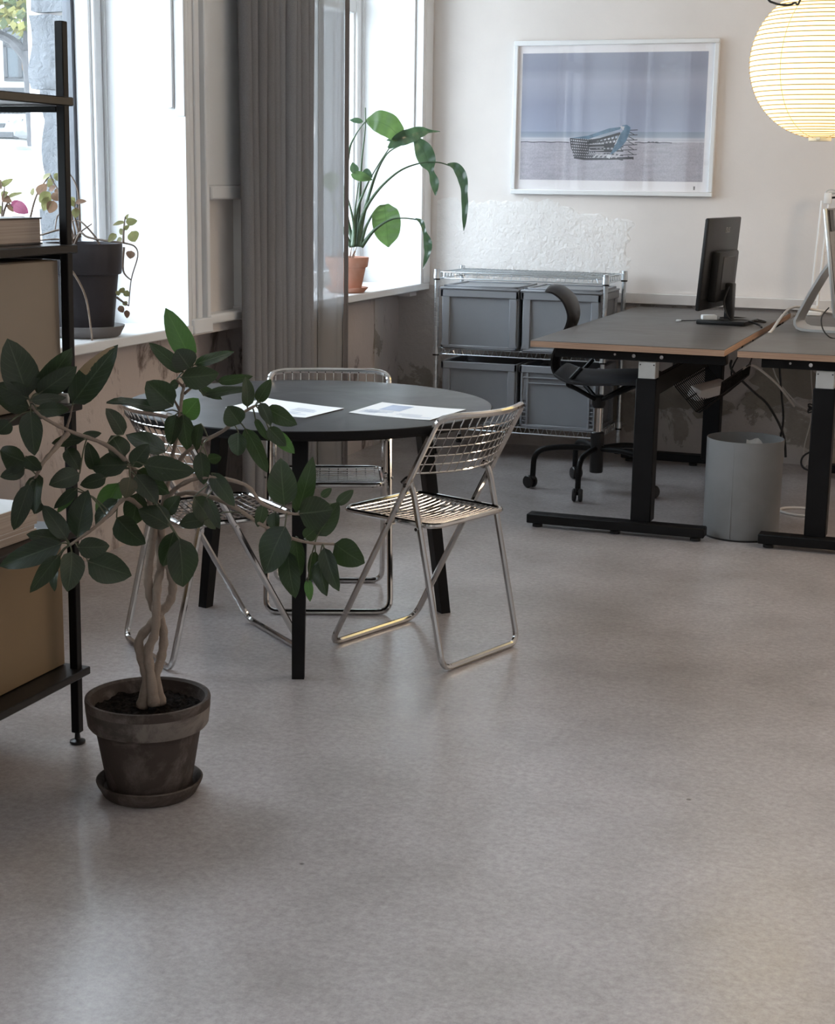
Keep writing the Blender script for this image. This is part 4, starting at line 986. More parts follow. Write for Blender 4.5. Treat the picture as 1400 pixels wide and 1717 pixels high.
lt = MB()
for k in range(6): ribbon(lt, [(sx(500 + k * 60), sz(640)), (sx(560 + k * 60), sz(590))], .008, .00015)
for k in range(4): ribbon(lt, [(sx(440), sz(462 + k * 42)), (sx(640), sz(452 + k * 44))], .004, .00015)
part('printed_light_bars', lt, simple('print_light', (.50, .50, .53), .7), p, smooth=False)
bl = MB()
bl.add([pp(sx(a), sz(y), .0003) for a, y in ((870, 205), (930, 195), (985, 230), (975, 290), (930, 420), (860, 510), (770, 580), (725, 600), (770, 500), (820, 370), (880, 280))], [tuple(range(11))[::-1]])
bl.add([pp(sx(a), sz(y), .0003) for a, y in ((180, 378), (420, 345), (700, 245), (860, 225), (840, 260), (600, 330), (430, 390))], [tuple(range(7))[::-1]])
part('printed_cloth', bl, simple('print_blue', (.11, .20, .285), .7, var=.3, scale=30), p, smooth=False)
wh = MB()
wh.add([pp(sx(a), sz(y), .0005) for a, y in ((840, 215), (905, 220), (890, 275))], [(2, 1, 0)]); wh.add([pp(sx(a), sz(y), .0005) for a, y in ((870, 290), (845, 330), (800, 450), (780, 470), (830, 350))], [(4, 3, 2, 1, 0)]); wh.add([pp(sx(a), sz(y), .0005) for a, y in ((700, 590), (745, 610), (720, 655), (675, 630))], [(3, 2, 1, 0)])
part('printed_white_cloth', wh, simple('print_white', (.60, .62, .64), .7), p, smooth=False)
part('signature_mark', MB().box((-1.553, YB - .0146, 1.402), (-1.545, YB - .0142, 1.420)), simple('pencil', (.2, .2, .2), .8), p, smooth=False)
part('picture_glass', MB().box((FX0 + .022, YB - .0225, FZ0 + .022), (FX1 - .022, YB - .0210, FZ1 - .022)), PICTURE_GLASS, p, smooth=False)

# ------------------------------------------------------------------ paper lantern
LX, LY, LZ, LR = -.689, 6.2, 1.880, .273
l = thing('paper_lantern', 'round white paper lantern, glowing yellow, hanging over the second desk', 'lamp', (LX, LY, LZ))
def m_lant():
    m, nt, b = _mat('lit_rice_paper'); b.inputs['Base Color'].default_value = (.35, .33, .28, 1); b.inputs['Roughness'].default_value = .8
    b.inputs['Emission Color'].default_value = (1.0, .80, .35, 1); b.inputs['Emission Strength'].default_value = 1.95; return m
mb = MB(); n = 42; prof = []
for i in range(n * 2 + 1):
    a = -math.pi / 2 + .13 + (math.pi - .26) * i / (2 * n); q = LR * (1 - (.0 if i % 2 == 0 else .006))
    prof.append((q * math.cos(a), q * math.sin(a)))
mb.lathe(prof, (LX, LY, LZ), 72); mb.f = mb.f[:-2]; mb.m = mb.m[:-2]
part('paper_shade', mb, m_lant(), l, ang=60)
RIB = simple('bamboo_rib', (.45, .28, .13), .6); RIB.node_tree.nodes['Principled BSDF'].inputs['Emission Color'].default_value = (.9, .50, .20, 1); RIB.node_tree.nodes['Principled BSDF'].inputs['Emission Strength'].default_value = .10
mb = MB()
for i in range(0, 2 * n + 1, 2):
    r_, z = prof[i]; mb.tube([(LX + (r_ + .0012) * math.cos(k * math.pi / 32), LY + (r_ + .0012) * math.sin(k * math.pi / 32), LZ + z) for k in range(64)], .0022, 4, closed=True)
part('rib', mb, RIB, l, kind='stuff')
for k in range(5):
    az = math.radians(-118 + 72 * k)
    mb = MB().tube([(LX + (LR + .001) * math.cos(t) * math.cos(az + .05*t), LY + (LR + .001) * math.cos(t) * math.sin(az + .05*t), LZ + (LR + .001) * math.sin(t)) for t in [-1.44 + 2.88 * i / 24 for i in range(25)]], .0009, 4)
    part('paper_seam', mb, RIB, l)
part('bottom_ring', MB().lathe([(.030, -.010), (.042, -.010), (.042, .004), (.030, .004)], (LX, LY, LZ - LR * math.cos(.13) - .002), 24), simple('pale_ring', (.75, .70, .58), .6), l)
part('bottom_clip', MB().rbox((LX - .010, LY - .045, LZ - LR - .006), (LX + .006, LY - .035, LZ - LR + .012), .002), WHITE_PL, l)
part('top_ring', MB().lathe([(.030, -.004), (.042, -.004), (.042, .010), (.030, .010)], (LX, LY, LZ + LR * math.cos(.13)), 24), STEEL_GREY, l)
part('cord', MB().tube([(LX, LY, LZ + .1), (LX, LY, ZC)], .004, 6), BLACK_CABLE, l)
cable([(-.90, 5.9, ZC), (-.93, 5.9, 2.5), (-.92, 5.9, 2.18), (-.870, 5.9, 2.083), (-.845, 5.9, 2.064), (-.808, 5.9, 2.056), (-.775, 5.9, 2.062), (-.75, 5.9, 2.10), (-.72, 5.95, 2.5), (-.70, 6.1, ZC)], .004, BLACK_CABLE, 'black flex sagging in front of the paper lantern')

# ------------------------------------------------------------------ bookcase on the left
SX0, SX1, SY0, SY1 = -2.47, -2.118, 2.25, 3.36
u = thing('shelf_unit', 'black open shelf unit with square posts, at the left edge of the view', 'shelf', ((SX0+SX1)/2, 2.8, 0))
for x in (-2.146, SX0 + .02):
    for y in (3.338, 2.30):
        m_ = MB().rbox((x - .0115, y - .0115, .03), (x + .0115, y + .0115, 1.79), .002)
        m_.v = [(a + .009 * c, b_, c) for a, b_, c in m_.v]        # the old unit leans a little
        p = part('post', m_, BLACK, u)
        part('levelling_foot', MB().lathe([(0, 0), (.018, 0), (.020, .003), (.020, .008), (.008, .012), (.006, .032), (0, .032)], (x, y, 0), 16), BLACK_SOFT, p)
SHELF_Z = (.203, .572, .888, 1.272, 1.618)
for z in SHELF_Z:
    s = part('shelf_board', MB().rbox((SX0, SY0, z - .021), (SX1, SY1 + .006, z), .0025), BLACK_WOOD, u)
for z in SHELF_Z:
    for y in (3.338, 2.30): part('cross_bar', MB().rbox((SX0 + .02, y - .008, z - .036), (-2.146, y + .008, z - .022), .002), BLACK, u)
part('bracket', MB().rbox((-2.16, 3.318, .885), (-2.13, 3.36, .912), .002), STEEL_GREY, u)
part('bracket', MB().rbox((-2.16, 3.318, .868), (-2.13, 3.36, .884), .002), BLACK_SOFT, u)
def cabinet(name, label, x1, y1, z0, z1, m):
    c = thing(name, label, 'box', (-2.32, 2.8, z0))
    part('box_body', MB().rbox((SX0 + .025, 2.33, z0), (x1 - .012, y1, z1), .003), m, c)
    part('front_board', MB().rbox((x1 - .011, 2.33, z0 + .001), (x1, y1, z1 - .001), .002), m, c)
cabinet('shelf_box', 'pale tan box filling the shelf compartment under the book', -2.150, 3.325, .889, 1.236, TAN)
cabinet('shelf_box', 'brownish ochre box on the bottom board of the shelf unit', -2.185, 3.352, .204, .534, OCHRE)
# book
bk = thing('book', 'thick hardback book lying on the shelf under the top board', 'book', (-2.28, 3.1, 1.273))
part('cover', MB().rbox((-2.42, 2.86, 1.2725), (-2.186, 3.318, 1.2765), .001).rbox((-2.42, 2.86, 1.332), (-2.186, 3.318, 1.336), .001), simple('dark_book_cover', (.05, .045, .045), .5), bk)
def m_pages():
    m, nt, b = _mat('page_edges'); n = noise(nt, 1, 3, .6, stretch=(2, 2, 500)); r = ramp(nt, n.outputs['Fac'], [(.3, (.30, .24, .20)), (.7, (.48, .40, .34))]); nt.links.new(r.outputs[0], b.inputs['Base Color']); b.inputs['Roughness'].default_value = .8; return m
PAGES = m_pages()
part('page_block', MB().rbox((-2.415, 2.864, 1.2765), (-2.189, 3.314, 1.332), .001), PAGES, bk)
# stack of magazines on the fourth board
z = .573; rnd = random.Random(6)
for k, (h, lab) in enumerate(((.020, 'bottom one of three magazine piles on the shelf above the ochre box'), (.011, 'thin middle one of three magazine piles on the shelf'), (.052, 'thick white-topped pile of magazines on the shelf above the ochre box'))):
    x1 = -2.16 - rnd.random() * .006; y1 = 3.20 + rnd.random() * .02
    mg = thing('magazine_pile', lab, 'magazines', (-2.28, 3.0, z))
    part('page_block', MB().rbox((-2.44, 2.75, z), (x1, y1, z + h - .001), .001), PAGES, mg)
    part('top_sheet', MB().box((-2.44, 2.75, z + h - .001), (x1, y1, z + h)), PAPER, mg)
    z += h + .0005

fig_data = [[-1.878,2.775,0.987,-1.907,2.753,1.107,0.07,18,0],[-1.877,2.807,0.99,-1.792,2.812,1.089,0.052,34,0],[-1.857,2.783,0.992,-1.771,2.796,1.053,0.046,32,0],[-1.861,2.76,0.98,-1.805,2.807,0.985,0.022,-3,0],[-1.844,2.756,0.963,-1.77,2.761,0.969,0.028,11,0],[-1.876,2.776,0.983,-1.926,2.736,1.014,0.053,-29,0],[-1.892,2.802,0.96,-1.958,2.78,0.977,0.036,-19,0],[-1.862,2.76,0.96,-1.855,2.759,0.867,0.046,6,0],[-1.913,2.762,0.934,-1.948,2.764,0.907,0.032,-22,0],[-1.903,2.809,0.977,-1.941,2.803,1.01,0.04,32,0],[-1.846,2.893,0.959,-1.736,2.902,1.089,0.058,10,1],[-1.825,2.901,0.881,-1.9,2.892,0.869,0.031,23,0],[-1.841,2.916,0.884,-1.806,2.941,0.891,0.018,9,0],[-1.884,2.773,0.849,-1.945,2.767,0.87,0.066,-38,0],[-1.9,2.788,0.832,-1.941,2.758,0.815,0.03,-22,0],[-1.875,2.755,0.864,-1.849,2.773,0.835,0.039,37,0],[-1.883,2.922,0.854,-1.85,2.919,0.81,0.034,-16,0],[-1.836,2.897,0.807,-1.886,2.854,0.785,0.041,3,0],[-1.804,2.951,0.792,-1.854,2.925,0.775,0.032,-22,0],[-1.848,2.978,0.8,-1.851,2.956,0.866,0.031,14,0],[-1.862,2.781,0.823,-1.856,2.754,0.746,0.05,30,0],[-1.863,2.749,0.809,-1.906,2.749,0.706,0.036,-11,0],[-1.888,2.825,0.753,-1.907,2.825,0.726,0.021,-27,0],[-1.831,2.878,0.779,-1.892,2.878,0.728,0.022,-15,0],[-1.857,2.911,0.765,-1.893,2.893,0.716,0.02,5,2],[-1.821,2.817,0.679,-1.885,2.827,0.746,0.037,14,0],[-1.817,2.851,0.677,-1.8,2.87,0.779,0.055,-14,0],[-1.849,2.839,0.673,-1.91,2.799,0.686,0.033,-1,0],[-1.831,2.814,0.671,-1.969,2.783,0.613,0.049,-1,0],[-1.838,2.811,0.647,-1.89,2.775,0.565,0.037,-34,0],[-1.802,2.803,0.658,-1.797,2.773,0.578,0.052,-36,0],[-1.868,2.843,0.61,-1.867,2.833,0.556,0.022,26,0],[-1.801,2.824,0.663,-1.749,2.868,0.661,0.045,22,0],[-1.809,2.875,0.62,-1.725,2.916,0.587,0.064,6,0],[-1.79,2.978,0.739,-1.855,2.983,0.674,0.035,15,3],[-1.83,3.048,0.761,-1.889,3.06,0.667,0.05,0,2],[-1.77,2.985,0.816,-1.853,2.973,0.809,0.067,35,0],[-1.787,3.0,0.829,-1.819,3.001,0.876,0.046,19,0],[-1.787,3.0,0.881,-1.811,2.97,0.941,0.038,34,0],[-1.76,2.989,0.813,-1.728,3.008,0.862,0.04,-11,0],[-1.727,2.98,0.821,-1.62,3.017,0.809,0.053,21,0],[-1.711,3.049,0.841,-1.806,3.042,0.873,0.044,20,3],[-1.761,3.01,0.8,-1.686,3.021,0.753,0.049,23,0],[-1.755,2.991,0.793,-1.7,2.989,0.734,0.048,-35,0],[-1.755,2.969,0.793,-1.758,2.952,0.749,0.037,-20,4],[-1.77,3.027,0.747,-1.795,3.042,0.667,0.049,-12,0],[-1.795,2.976,0.698,-1.733,2.991,0.641,0.065,32,0],[-1.686,3.016,0.68,-1.754,3.0,0.715,0.056,32,0],[-1.7,3.032,0.704,-1.672,3.04,0.745,0.035,-14,0],[-1.677,3.019,0.668,-1.706,3.02,0.585,0.046,-25,0],[-1.657,3.005,0.658,-1.667,3.036,0.539,0.066,-27,0],[-1.631,3.078,0.686,-1.682,3.051,0.677,0.046,38,0],[-1.654,3.07,0.738,-1.618,3.105,0.661,0.051,-34,0],[-1.622,3.071,0.738,-1.583,3.058,0.674,0.026,3,0],[-1.676,3.115,1.036,-1.734,3.103,1.152,0.05,0,2],[-1.667,3.087,1.023,-1.699,3.085,1.063,0.054,7,0],[-1.685,3.091,1.014,-1.744,3.045,1.08,0.032,-3,0],[-1.672,3.117,1.028,-1.59,3.152,1.058,0.024,0,3],[-1.676,3.062,1.006,-1.61,3.114,1.013,0.051,32,0],[-1.699,3.064,0.94,-1.765,3.067,0.991,0.061,0,0],[-1.734,3.094,0.923,-1.841,3.022,0.946,0.028,30,3],[-1.714,3.122,0.983,-1.738,3.12,0.975,0.023,18,0],[-1.71,3.135,0.907,-1.67,3.131,0.951,0.047,5,2],[-1.707,3.093,0.918,-1.716,3.083,0.849,0.041,22,0],[-1.693,3.098,0.918,-1.694,3.122,0.833,0.038,-5,0],[-1.656,3.112,0.898,-1.672,3.122,0.834,0.029,26,0],[-1.638,3.076,0.841,-1.637,3.088,0.765,0.035,-4,0],[-1.641,3.117,0.817,-1.608,3.118,0.825,0.025,27,0],[-1.621,3.093,0.791,-1.559,3.084,0.723,0.036,-4,0],[-1.647,3.179,0.985,-1.572,3.207,0.998,0.022,17,0],[-1.689,3.164,0.972,-1.638,3.183,0.944,0.02,-16,0],[-1.663,3.141,0.957,-1.564,3.185,0.974,0.024,-27,0],[-1.558,3.148,0.937,-1.564,3.152,1.004,0.032,37,0],[-1.541,3.165,0.947,-1.504,3.158,1.001,0.028,10,0],[-1.564,3.124,0.902,-1.59,3.115,0.941,0.049,-12,0],[-1.568,3.123,0.883,-1.575,3.136,0.827,0.04,10,3],[-1.563,3.146,0.889,-1.524,3.179,0.784,0.038,21,0],[-1.526,3.149,0.948,-1.498,3.144,0.899,0.025,-11,0],[-1.517,3.163,0.935,-1.447,3.172,0.901,0.04,21,0],[-1.514,3.164,0.891,-1.473,3.17,0.851,0.032,12,0],[-1.512,3.186,0.879,-1.462,3.191,0.832,0.029,0,2],[-1.55,3.172,0.908,-1.524,3.187,0.857,0.017,16,0],[-1.472,3.158,0.718,-1.487,3.17,0.823,0.062,-1,0],[-1.458,3.195,0.693,-1.414,3.184,0.829,0.042,15,0],[-1.429,3.142,0.706,-1.362,3.178,0.715,0.083,34,0],[-1.402,3.183,0.65,-1.354,3.191,0.73,0.045,6,0],[-1.374,3.225,0.716,-1.345,3.255,0.746,0.023,4,0],[-1.407,3.213,0.733,-1.387,3.227,0.752,0.017,13,0],[-1.446,3.104,0.683,-1.489,3.091,0.574,0.074,24,0],[-1.457,3.142,0.617,-1.436,3.138,0.511,0.05,23,0],[-1.448,3.166,0.647,-1.442,3.179,0.554,0.034,11,0],[-1.366,3.197,0.632,-1.297,3.207,0.591,0.064,25,0],[-1.407,3.182,0.613,-1.42,3.185,0.537,0.029,26,0],[-1.381,3.17,0.627,-1.338,3.156,0.534,0.038,14,0],[-1.394,3.176,0.598,-1.366,3.155,0.52,0.045,35,0],[-1.423,3.176,0.548,-1.418,3.177,0.496,0.019,0,2],[-1.509,3.123,0.723,-1.52,3.118,0.673,0.028,-25,0],[-1.484,3.132,0.707,-1.477,3.124,0.666,0.035,33,0],[-1.434,3.182,0.64,-1.407,3.193,0.667,0.032,15,0]]
stems_data = [[(-1.813,3.097,0.217),(-1.801,3.101,0.28),(-1.809,3.098,0.328),(-1.819,3.1,0.377),(-1.788,3.106,0.42),(-1.779,3.131,0.441),(-1.761,3.148,0.469),(-1.755,3.15,0.508),(-1.758,3.139,0.556),(-1.77,3.134,0.618),(-1.777,3.131,0.66)],[(-1.782,3.13,0.22),(-1.786,3.117,0.286),(-1.779,3.131,0.331),(-1.777,3.142,0.372),(-1.78,3.136,0.422),(-1.795,3.125,0.462),(-1.798,3.113,0.512),(-1.795,3.114,0.56),(-1.786,3.117,0.628),(-1.779,3.12,0.662)],[(-1.782,3.098,0.226),(-1.787,3.096,0.296),(-1.791,3.094,0.358),(-1.776,3.1,0.401),(-1.775,3.106,0.452),(-1.778,3.12,0.513),(-1.78,3.141,0.551),(-1.788,3.149,0.604),(-1.784,3.14,0.662)]]
branch_data = [[(-1.781,3.13,0.645),(-1.772,3.112,0.712),(-1.761,3.116,0.781),(-1.732,3.116,0.815),(-1.706,3.104,0.904),(-1.698,3.107,0.961),(-1.691,3.11,0.99),(-1.681,3.124,1.022)],[(-1.778,3.131,0.638),(-1.758,3.138,0.747),(-1.722,3.13,0.804),(-1.682,3.124,0.842),(-1.608,3.13,0.883),(-1.576,3.141,0.917),(-1.545,3.163,0.939)],[(-1.783,3.129,0.652),(-1.769,3.049,0.765),(-1.777,3.004,0.814),(-1.803,2.952,0.864),(-1.846,2.872,0.904),(-1.868,2.8,0.946),(-1.874,2.777,0.977)],[(-1.846,2.872,0.898),(-1.853,2.827,0.868),(-1.855,2.784,0.844),(-1.874,2.777,0.802)],[(-1.848,2.871,0.909),(-1.852,2.891,0.929),(-1.846,2.893,0.955)],[(-1.786,3.128,0.645),(-1.766,3.029,0.714),(-1.771,2.974,0.743),(-1.775,2.919,0.721),(-1.781,2.864,0.7),(-1.816,2.819,0.667)],[(-1.783,3.129,0.659),(-1.743,3.091,0.711),(-1.699,3.086,0.757),(-1.632,3.089,0.782),(-1.546,3.11,0.768),(-1.508,3.123,0.724),(-1.442,3.147,0.703),(-1.401,3.173,0.711)],[(-1.778,3.131,0.649),(-1.719,3.121,0.729),(-1.636,3.108,0.734),(-1.572,3.111,0.713),(-1.529,3.116,0.689),(-1.481,3.133,0.66),(-1.42,3.166,0.636),(-1.367,3.196,0.631)],[(-1.783,3.129,0.652),(-1.773,3.069,0.706),(-1.771,3.006,0.786),(-1.771,2.995,0.817)],[(-1.694,3.109,0.977),(-1.7,3.085,0.996)],[(-1.69,3.11,0.98),(-1.639,3.107,1.013)],[(-1.694,3.109,0.963),(-1.647,3.115,1.003)],[(-1.703,3.105,0.923),(-1.71,3.071,0.974)]]
bstem_data = [[(-3.067,7.412,1.101),(-3.129,7.443,1.308),(-3.114,7.448,1.554),(-3.078,7.44,1.64),(-3.023,7.428,1.705),(-3.001,7.436,1.712)],[(-3.072,7.432,1.101),(-3.054,7.438,1.242),(-3.042,7.442,1.509),(-3.019,7.43,1.673),(-3.019,7.43,1.777)],[(-3.053,7.396,1.102),(-3.058,7.415,1.256),(-3.015,7.431,1.39),(-2.957,7.431,1.49),(-2.896,7.443,1.584)],[(-3.037,7.391,1.103),(-3.013,7.411,1.27),(-2.977,7.445,1.43),(-2.939,7.459,1.523),(-2.896,7.475,1.576),(-2.821,7.523,1.617),(-2.783,7.537,1.625)],[(-3.038,7.391,1.103),(-3.021,7.397,1.244),(-2.949,7.413,1.371),(-2.845,7.44,1.471),(-2.745,7.477,1.514),(-2.663,7.507,1.519),(-2.609,7.526,1.504)],[(-3.027,7.395,1.103),(-3.002,7.404,1.197),(-2.956,7.432,1.291),(-2.922,7.454,1.307)],[(-3.021,7.397,1.103),(-2.953,7.4,1.188),(-2.877,7.418,1.238),(-2.814,7.441,1.247),(-2.75,7.464,1.24)],[(-3.058,7.373,1.103),(-3.053,7.385,1.27),(-3.036,7.391,1.416)],[(-3.051,7.365,1.103),(-3.049,7.366,1.204),(-3.081,7.354,1.349),(-3.129,7.389,1.408)],[(-3.08,7.407,1.101),(-3.161,7.431,1.24),(-3.205,7.447,1.34),(-3.212,7.444,1.373)]]
bleaf_data = [[-3.029,7.426,1.711,-3.091,7.399,1.717,0.023,0,3],[-3.073,7.378,1.455,-2.968,7.408,1.43,0.04,0,2],[-3.054,7.385,1.458,-3.068,7.386,1.514,0.038,21,0],[-3.027,7.406,1.459,-2.975,7.423,1.443,0.051,0,3],[-3.212,7.444,1.467,-3.2,7.443,1.367,0.076,-6,0],[-2.846,7.493,1.63,-2.92,7.462,1.622,0.024,0,3]]
bpath_data = [[[(-3.014,7.432,1.712),(-2.959,7.43,1.711),(-2.905,7.439,1.692),(-2.864,7.465,1.655),(-2.846,7.493,1.631)],[0.0134,0.1007,0.1175,0.0839,0.0168],0,2],[[(-2.901,7.441,1.585),(-2.854,7.458,1.625),(-2.807,7.486,1.646),(-2.764,7.523,1.665),(-2.727,7.558,1.67),(-2.685,7.594,1.669)],[0.0134,0.0638,0.0705,0.0537,0.0175,0.004],25,3],[[(-2.789,7.535,1.63),(-2.756,7.547,1.579),(-2.732,7.556,1.52),(-2.717,7.561,1.477),(-2.7,7.568,1.421),(-2.695,7.569,1.358)],[0.0337,0.0877,0.081,0.0283,0.0445,0.0054],8,0],[[(-2.619,7.523,1.512),(-2.577,7.538,1.498),(-2.545,7.539,1.449),(-2.531,7.533,1.384),(-2.527,7.535,1.285),(-2.534,7.543,1.19)],[0.0067,0.0416,0.051,0.0349,0.0309,0.0054],15,0],[[(-2.924,7.454,1.311),(-2.916,7.446,1.278),(-2.907,7.439,1.239),(-2.903,7.44,1.199),(-2.903,7.451,1.152),(-2.903,7.461,1.102)],[0.0407,0.1186,0.141,0.1356,0.1017,0.0068],0,2],[[(-2.76,7.46,1.246),(-2.728,7.462,1.229),(-2.71,7.458,1.183),(-2.694,7.463,1.13),(-2.695,7.463,1.077),(-2.718,7.465,1.003)],[0.004,0.0229,0.0189,0.0418,0.031,0.0034],5,3]]
cstem_data = [[(-3.18,5.017,1.179),(-3.16,5.003,1.225),(-3.178,5.018,1.269),(-3.185,5.015,1.313),(-3.248,5.014,1.405),(-3.26,5.009,1.436)],[(-3.172,5.02,1.179),(-3.187,5.015,1.251),(-3.235,5.018,1.294),(-3.238,4.996,1.241)],[(-3.178,4.997,1.18),(-3.146,4.998,1.225),(-3.091,5.007,1.264)],[(-3.176,5.019,1.184),(-3.206,4.976,1.207),(-3.275,4.929,1.202)],[(-3.161,5.003,1.18),(-3.177,4.965,1.243),(-3.264,4.923,1.222),(-3.286,4.925,1.259)],[(-3.16,4.993,1.181),(-3.126,4.984,1.231),(-3.096,4.984,1.218),(-3.028,4.998,1.206),(-2.96,5.013,1.199),(-2.926,5.025,1.186),(-2.919,5.028,1.151),(-2.942,5.019,1.07),(-2.952,5.015,0.976)],[(-3.067,5.027,1.173),(-3.081,5.011,1.218),(-3.132,5.003,1.27),(-3.178,5.018,1.273)],[(-2.966,5.01,1.199),(-2.968,5.02,1.247),(-2.968,5.031,1.291)],[(-2.964,5.011,1.185),(-2.963,5.001,1.102),(-2.942,5.019,1.068)],[(-2.988,4.991,1.008),(-2.966,5.0,0.99),(-2.947,5.007,0.977)],[(-3.165,4.863,1.185),(-3.114,4.86,1.134),(-3.074,4.875,1.074),(-3.047,4.885,1.004),(-3.038,4.894,0.906),(-3.035,4.895,0.857),(-3.05,4.889,0.846),(-3.116,4.881,0.848),(-3.195,4.905,0.826)],[(-3.154,5.027,1.215),(-3.167,5.043,1.375),(-3.202,5.041,1.445)],[(-3.35,5.008,1.278),(-3.326,5.017,1.359),(-3.277,5.035,1.436)],[(-3.143,5.009,1.216),(-3.158,5.004,1.287),(-3.156,5.005,1.34)]]
cleaf_data = [[-3.316,5.01,1.364,-3.277,5.014,1.402,0.035,10,0],[-3.297,5.017,1.417,-3.264,5.023,1.438,0.025,-36,0],[-3.281,5.023,1.391,-3.264,5.037,1.414,0.02,-4,0],[-3.27,5.016,1.378,-3.244,5.022,1.396,0.022,-21,0],[-3.253,5.022,1.422,-3.225,5.028,1.436,0.025,10,0],[-3.245,5.025,1.414,-3.236,5.037,1.434,0.02,-2,0],[-3.262,5.008,1.374,-3.305,5.004,1.335,0.041,-34,0],[-3.267,5.007,1.356,-3.295,5.011,1.306,0.033,-14,0],[-3.25,5.013,1.343,-3.273,5.016,1.298,0.037,-23,0],[-3.245,5.015,1.365,-3.225,5.033,1.383,0.027,-3,0],[-3.243,4.994,1.37,-3.224,5.004,1.343,0.027,8,0],[-3.341,5.011,1.359,-3.333,5.013,1.388,0.017,-20,0],[-3.16,5.003,1.344,-3.172,4.992,1.331,0.034,-38,0],[-3.156,5.005,1.336,-3.118,5.022,1.343,0.019,-17,0],[-3.156,5.005,1.34,-3.178,4.998,1.353,0.028,-29,0],[-3.153,5.006,1.318,-3.153,4.997,1.283,0.027,-10,0],[-3.161,5.003,1.314,-3.144,5.017,1.311,0.014,9,0],[-3.223,5.012,1.37,-3.202,5.03,1.388,0.025,3,0],[-3.248,5.014,1.405,-3.271,5.008,1.418,0.023,6,0],[-2.968,5.031,1.273,-3.003,5.002,1.26,0.017,24,0],[-2.966,5.031,1.273,-2.928,5.048,1.278,0.027,24,0],[-2.969,5.03,1.282,-2.954,5.033,1.302,0.011,-10,0],[-2.968,5.02,1.247,-2.984,5.02,1.229,0.023,7,0],[-2.97,5.019,1.247,-2.948,5.026,1.263,0.016,35,0],[-2.994,5.011,1.231,-3.014,4.989,1.202,0.025,8,0],[-2.975,5.018,1.216,-2.996,5.013,1.2,0.023,30,0],[-2.943,5.029,1.241,-2.938,5.046,1.203,0.044,-30,0],[-2.939,5.02,1.173,-2.943,5.017,1.144,0.031,0,5],[-2.975,4.996,1.039,-2.962,4.999,1.022,0.023,-27,0],[-2.958,5.002,1.031,-2.945,5.005,1.011,0.026,30,0],[-2.963,5.001,0.993,-2.956,5.005,0.977,0.018,-5,0],[-2.979,4.995,0.977,-2.969,5.004,0.952,0.022,0,5],[-2.954,5.004,0.962,-2.956,5.008,0.932,0.02,0,5],[-2.987,5.003,1.03,-2.984,4.997,1.012,0.018,-9,0]]
c2stem_data = [[(-3.268,4.675,1.189),(-3.248,4.682,1.278),(-3.242,4.685,1.341),(-3.232,4.688,1.396)],[(-3.264,4.677,1.189),(-3.228,4.69,1.282),(-3.171,4.711,1.292)],[(-3.244,4.684,1.291),(-3.226,4.69,1.337),(-3.206,4.698,1.321)],[(-3.259,4.678,1.206),(-3.266,4.676,1.332),(-3.252,4.681,1.396)]]
c2leaf_data = [[-3.248,4.682,1.396,-3.194,4.684,1.421,0.02,31,0],[-3.225,4.691,1.358,-3.173,4.706,1.374,0.016,-18,0],[-3.194,4.681,1.334,-3.136,4.681,1.306,0.041,0,6],[-3.208,4.686,1.329,-3.18,4.697,1.346,0.021,0,6],[-3.245,4.683,1.358,-3.222,4.694,1.375,0.024,-14,0],[-3.221,4.692,1.363,-3.236,4.676,1.341,0.03,-1,0],[-3.237,4.686,1.354,-3.214,4.7,1.342,0.021,-2,0],[-3.254,4.68,1.333,-3.253,4.69,1.299,0.022,9,0],[-3.226,4.69,1.333,-3.208,4.699,1.308,0.018,-16,0],[-3.249,4.682,1.417,-3.24,4.678,1.383,0.021,25,0]]

# ------------------------------------------------------------------ plants
FRONT = Vector((.343, -.939, .25)).normalized()
def leaf_mesh(P, Q, w, tilt, rnd, shape='ovate', fold=.22, droop=.08, wave=.03, nu=9, nh=2):
    a = (Q - P); L = a.length; a.normalize()
    n0 = (FRONT - a * FRONT.dot(a))
    n0 = n0.normalized() if n0.length > .05 else a.orthogonal().normalized()
    n = (Matrix.Rotation(math.radians(tilt), 3, a) @ n0); b = n.cross(a)
    mb = MB(); uv = []; ph = rnd.random() * 6.28; sg = 1 if rnd.random() < .8 else -1
    for i in range(nu + 1):
        u = i / nu
        if shape == 'ovate': wd = math.sin(math.pi * min(1, u ** .80 * 1.0)) ** .62 * (1 - .15 * u)
        elif shape == 'lance': wd = math.sin(math.pi * u ** .75) ** .8
        else: wd = math.sin(math.pi * u ** .70) ** .55 * (1 - .25 * u)
        wd = max(wd, .02) * w * (.58 if shape == 'ovate' else .62)
        c = P + a * (L * u) + n * (L * droop * sg * 4 * u * (1 - u) * .5)
        for j in range(-nh, nh + 1):
            s = j / nh
            h = fold * abs(s) * wd + wave * L * math.sin(u * 9 + ph + (1.7 if s > 0 else 0)) * s * s * .6 - .25 * fold * s * s * wd
            mb.v.append(tuple(c + b * (s * wd) + n * h)); uv.append((u, .5 + s * .5))
    k = 2 * nh + 1
    for i in range(nu):
        for j in range(2 * nh): mb.f.append((i*k+j, i*k+j+1, i*k+k+j+1, i*k+k+j)); mb.m.append(0)
    return mb, uv
def add_leaves(root, data, mats, rnd, **kw):
    out = []
    for d in data:
        P, Q = Vector(d[0:3]), Vector(d[3:6]); k = dict(kw)
        if d[8] == 3: k['wave'] = .06
        k['fold'] = kw.get('fold', .22) * rnd.uniform(.4, 1.6); k['droop'] = kw.get('droop', .08) * rnd.uniform(.3, 1.7)
        mb, uv = leaf_mesh(P, Q, d[6], d[7], rnd, **k)
        m = mats[d[8]] if d[8] < len(mats) and mats[d[8]] else mats[0]
        part('leaf', mb, m, root, uv=uv, ang=180); out.append((P, Q))
    return out
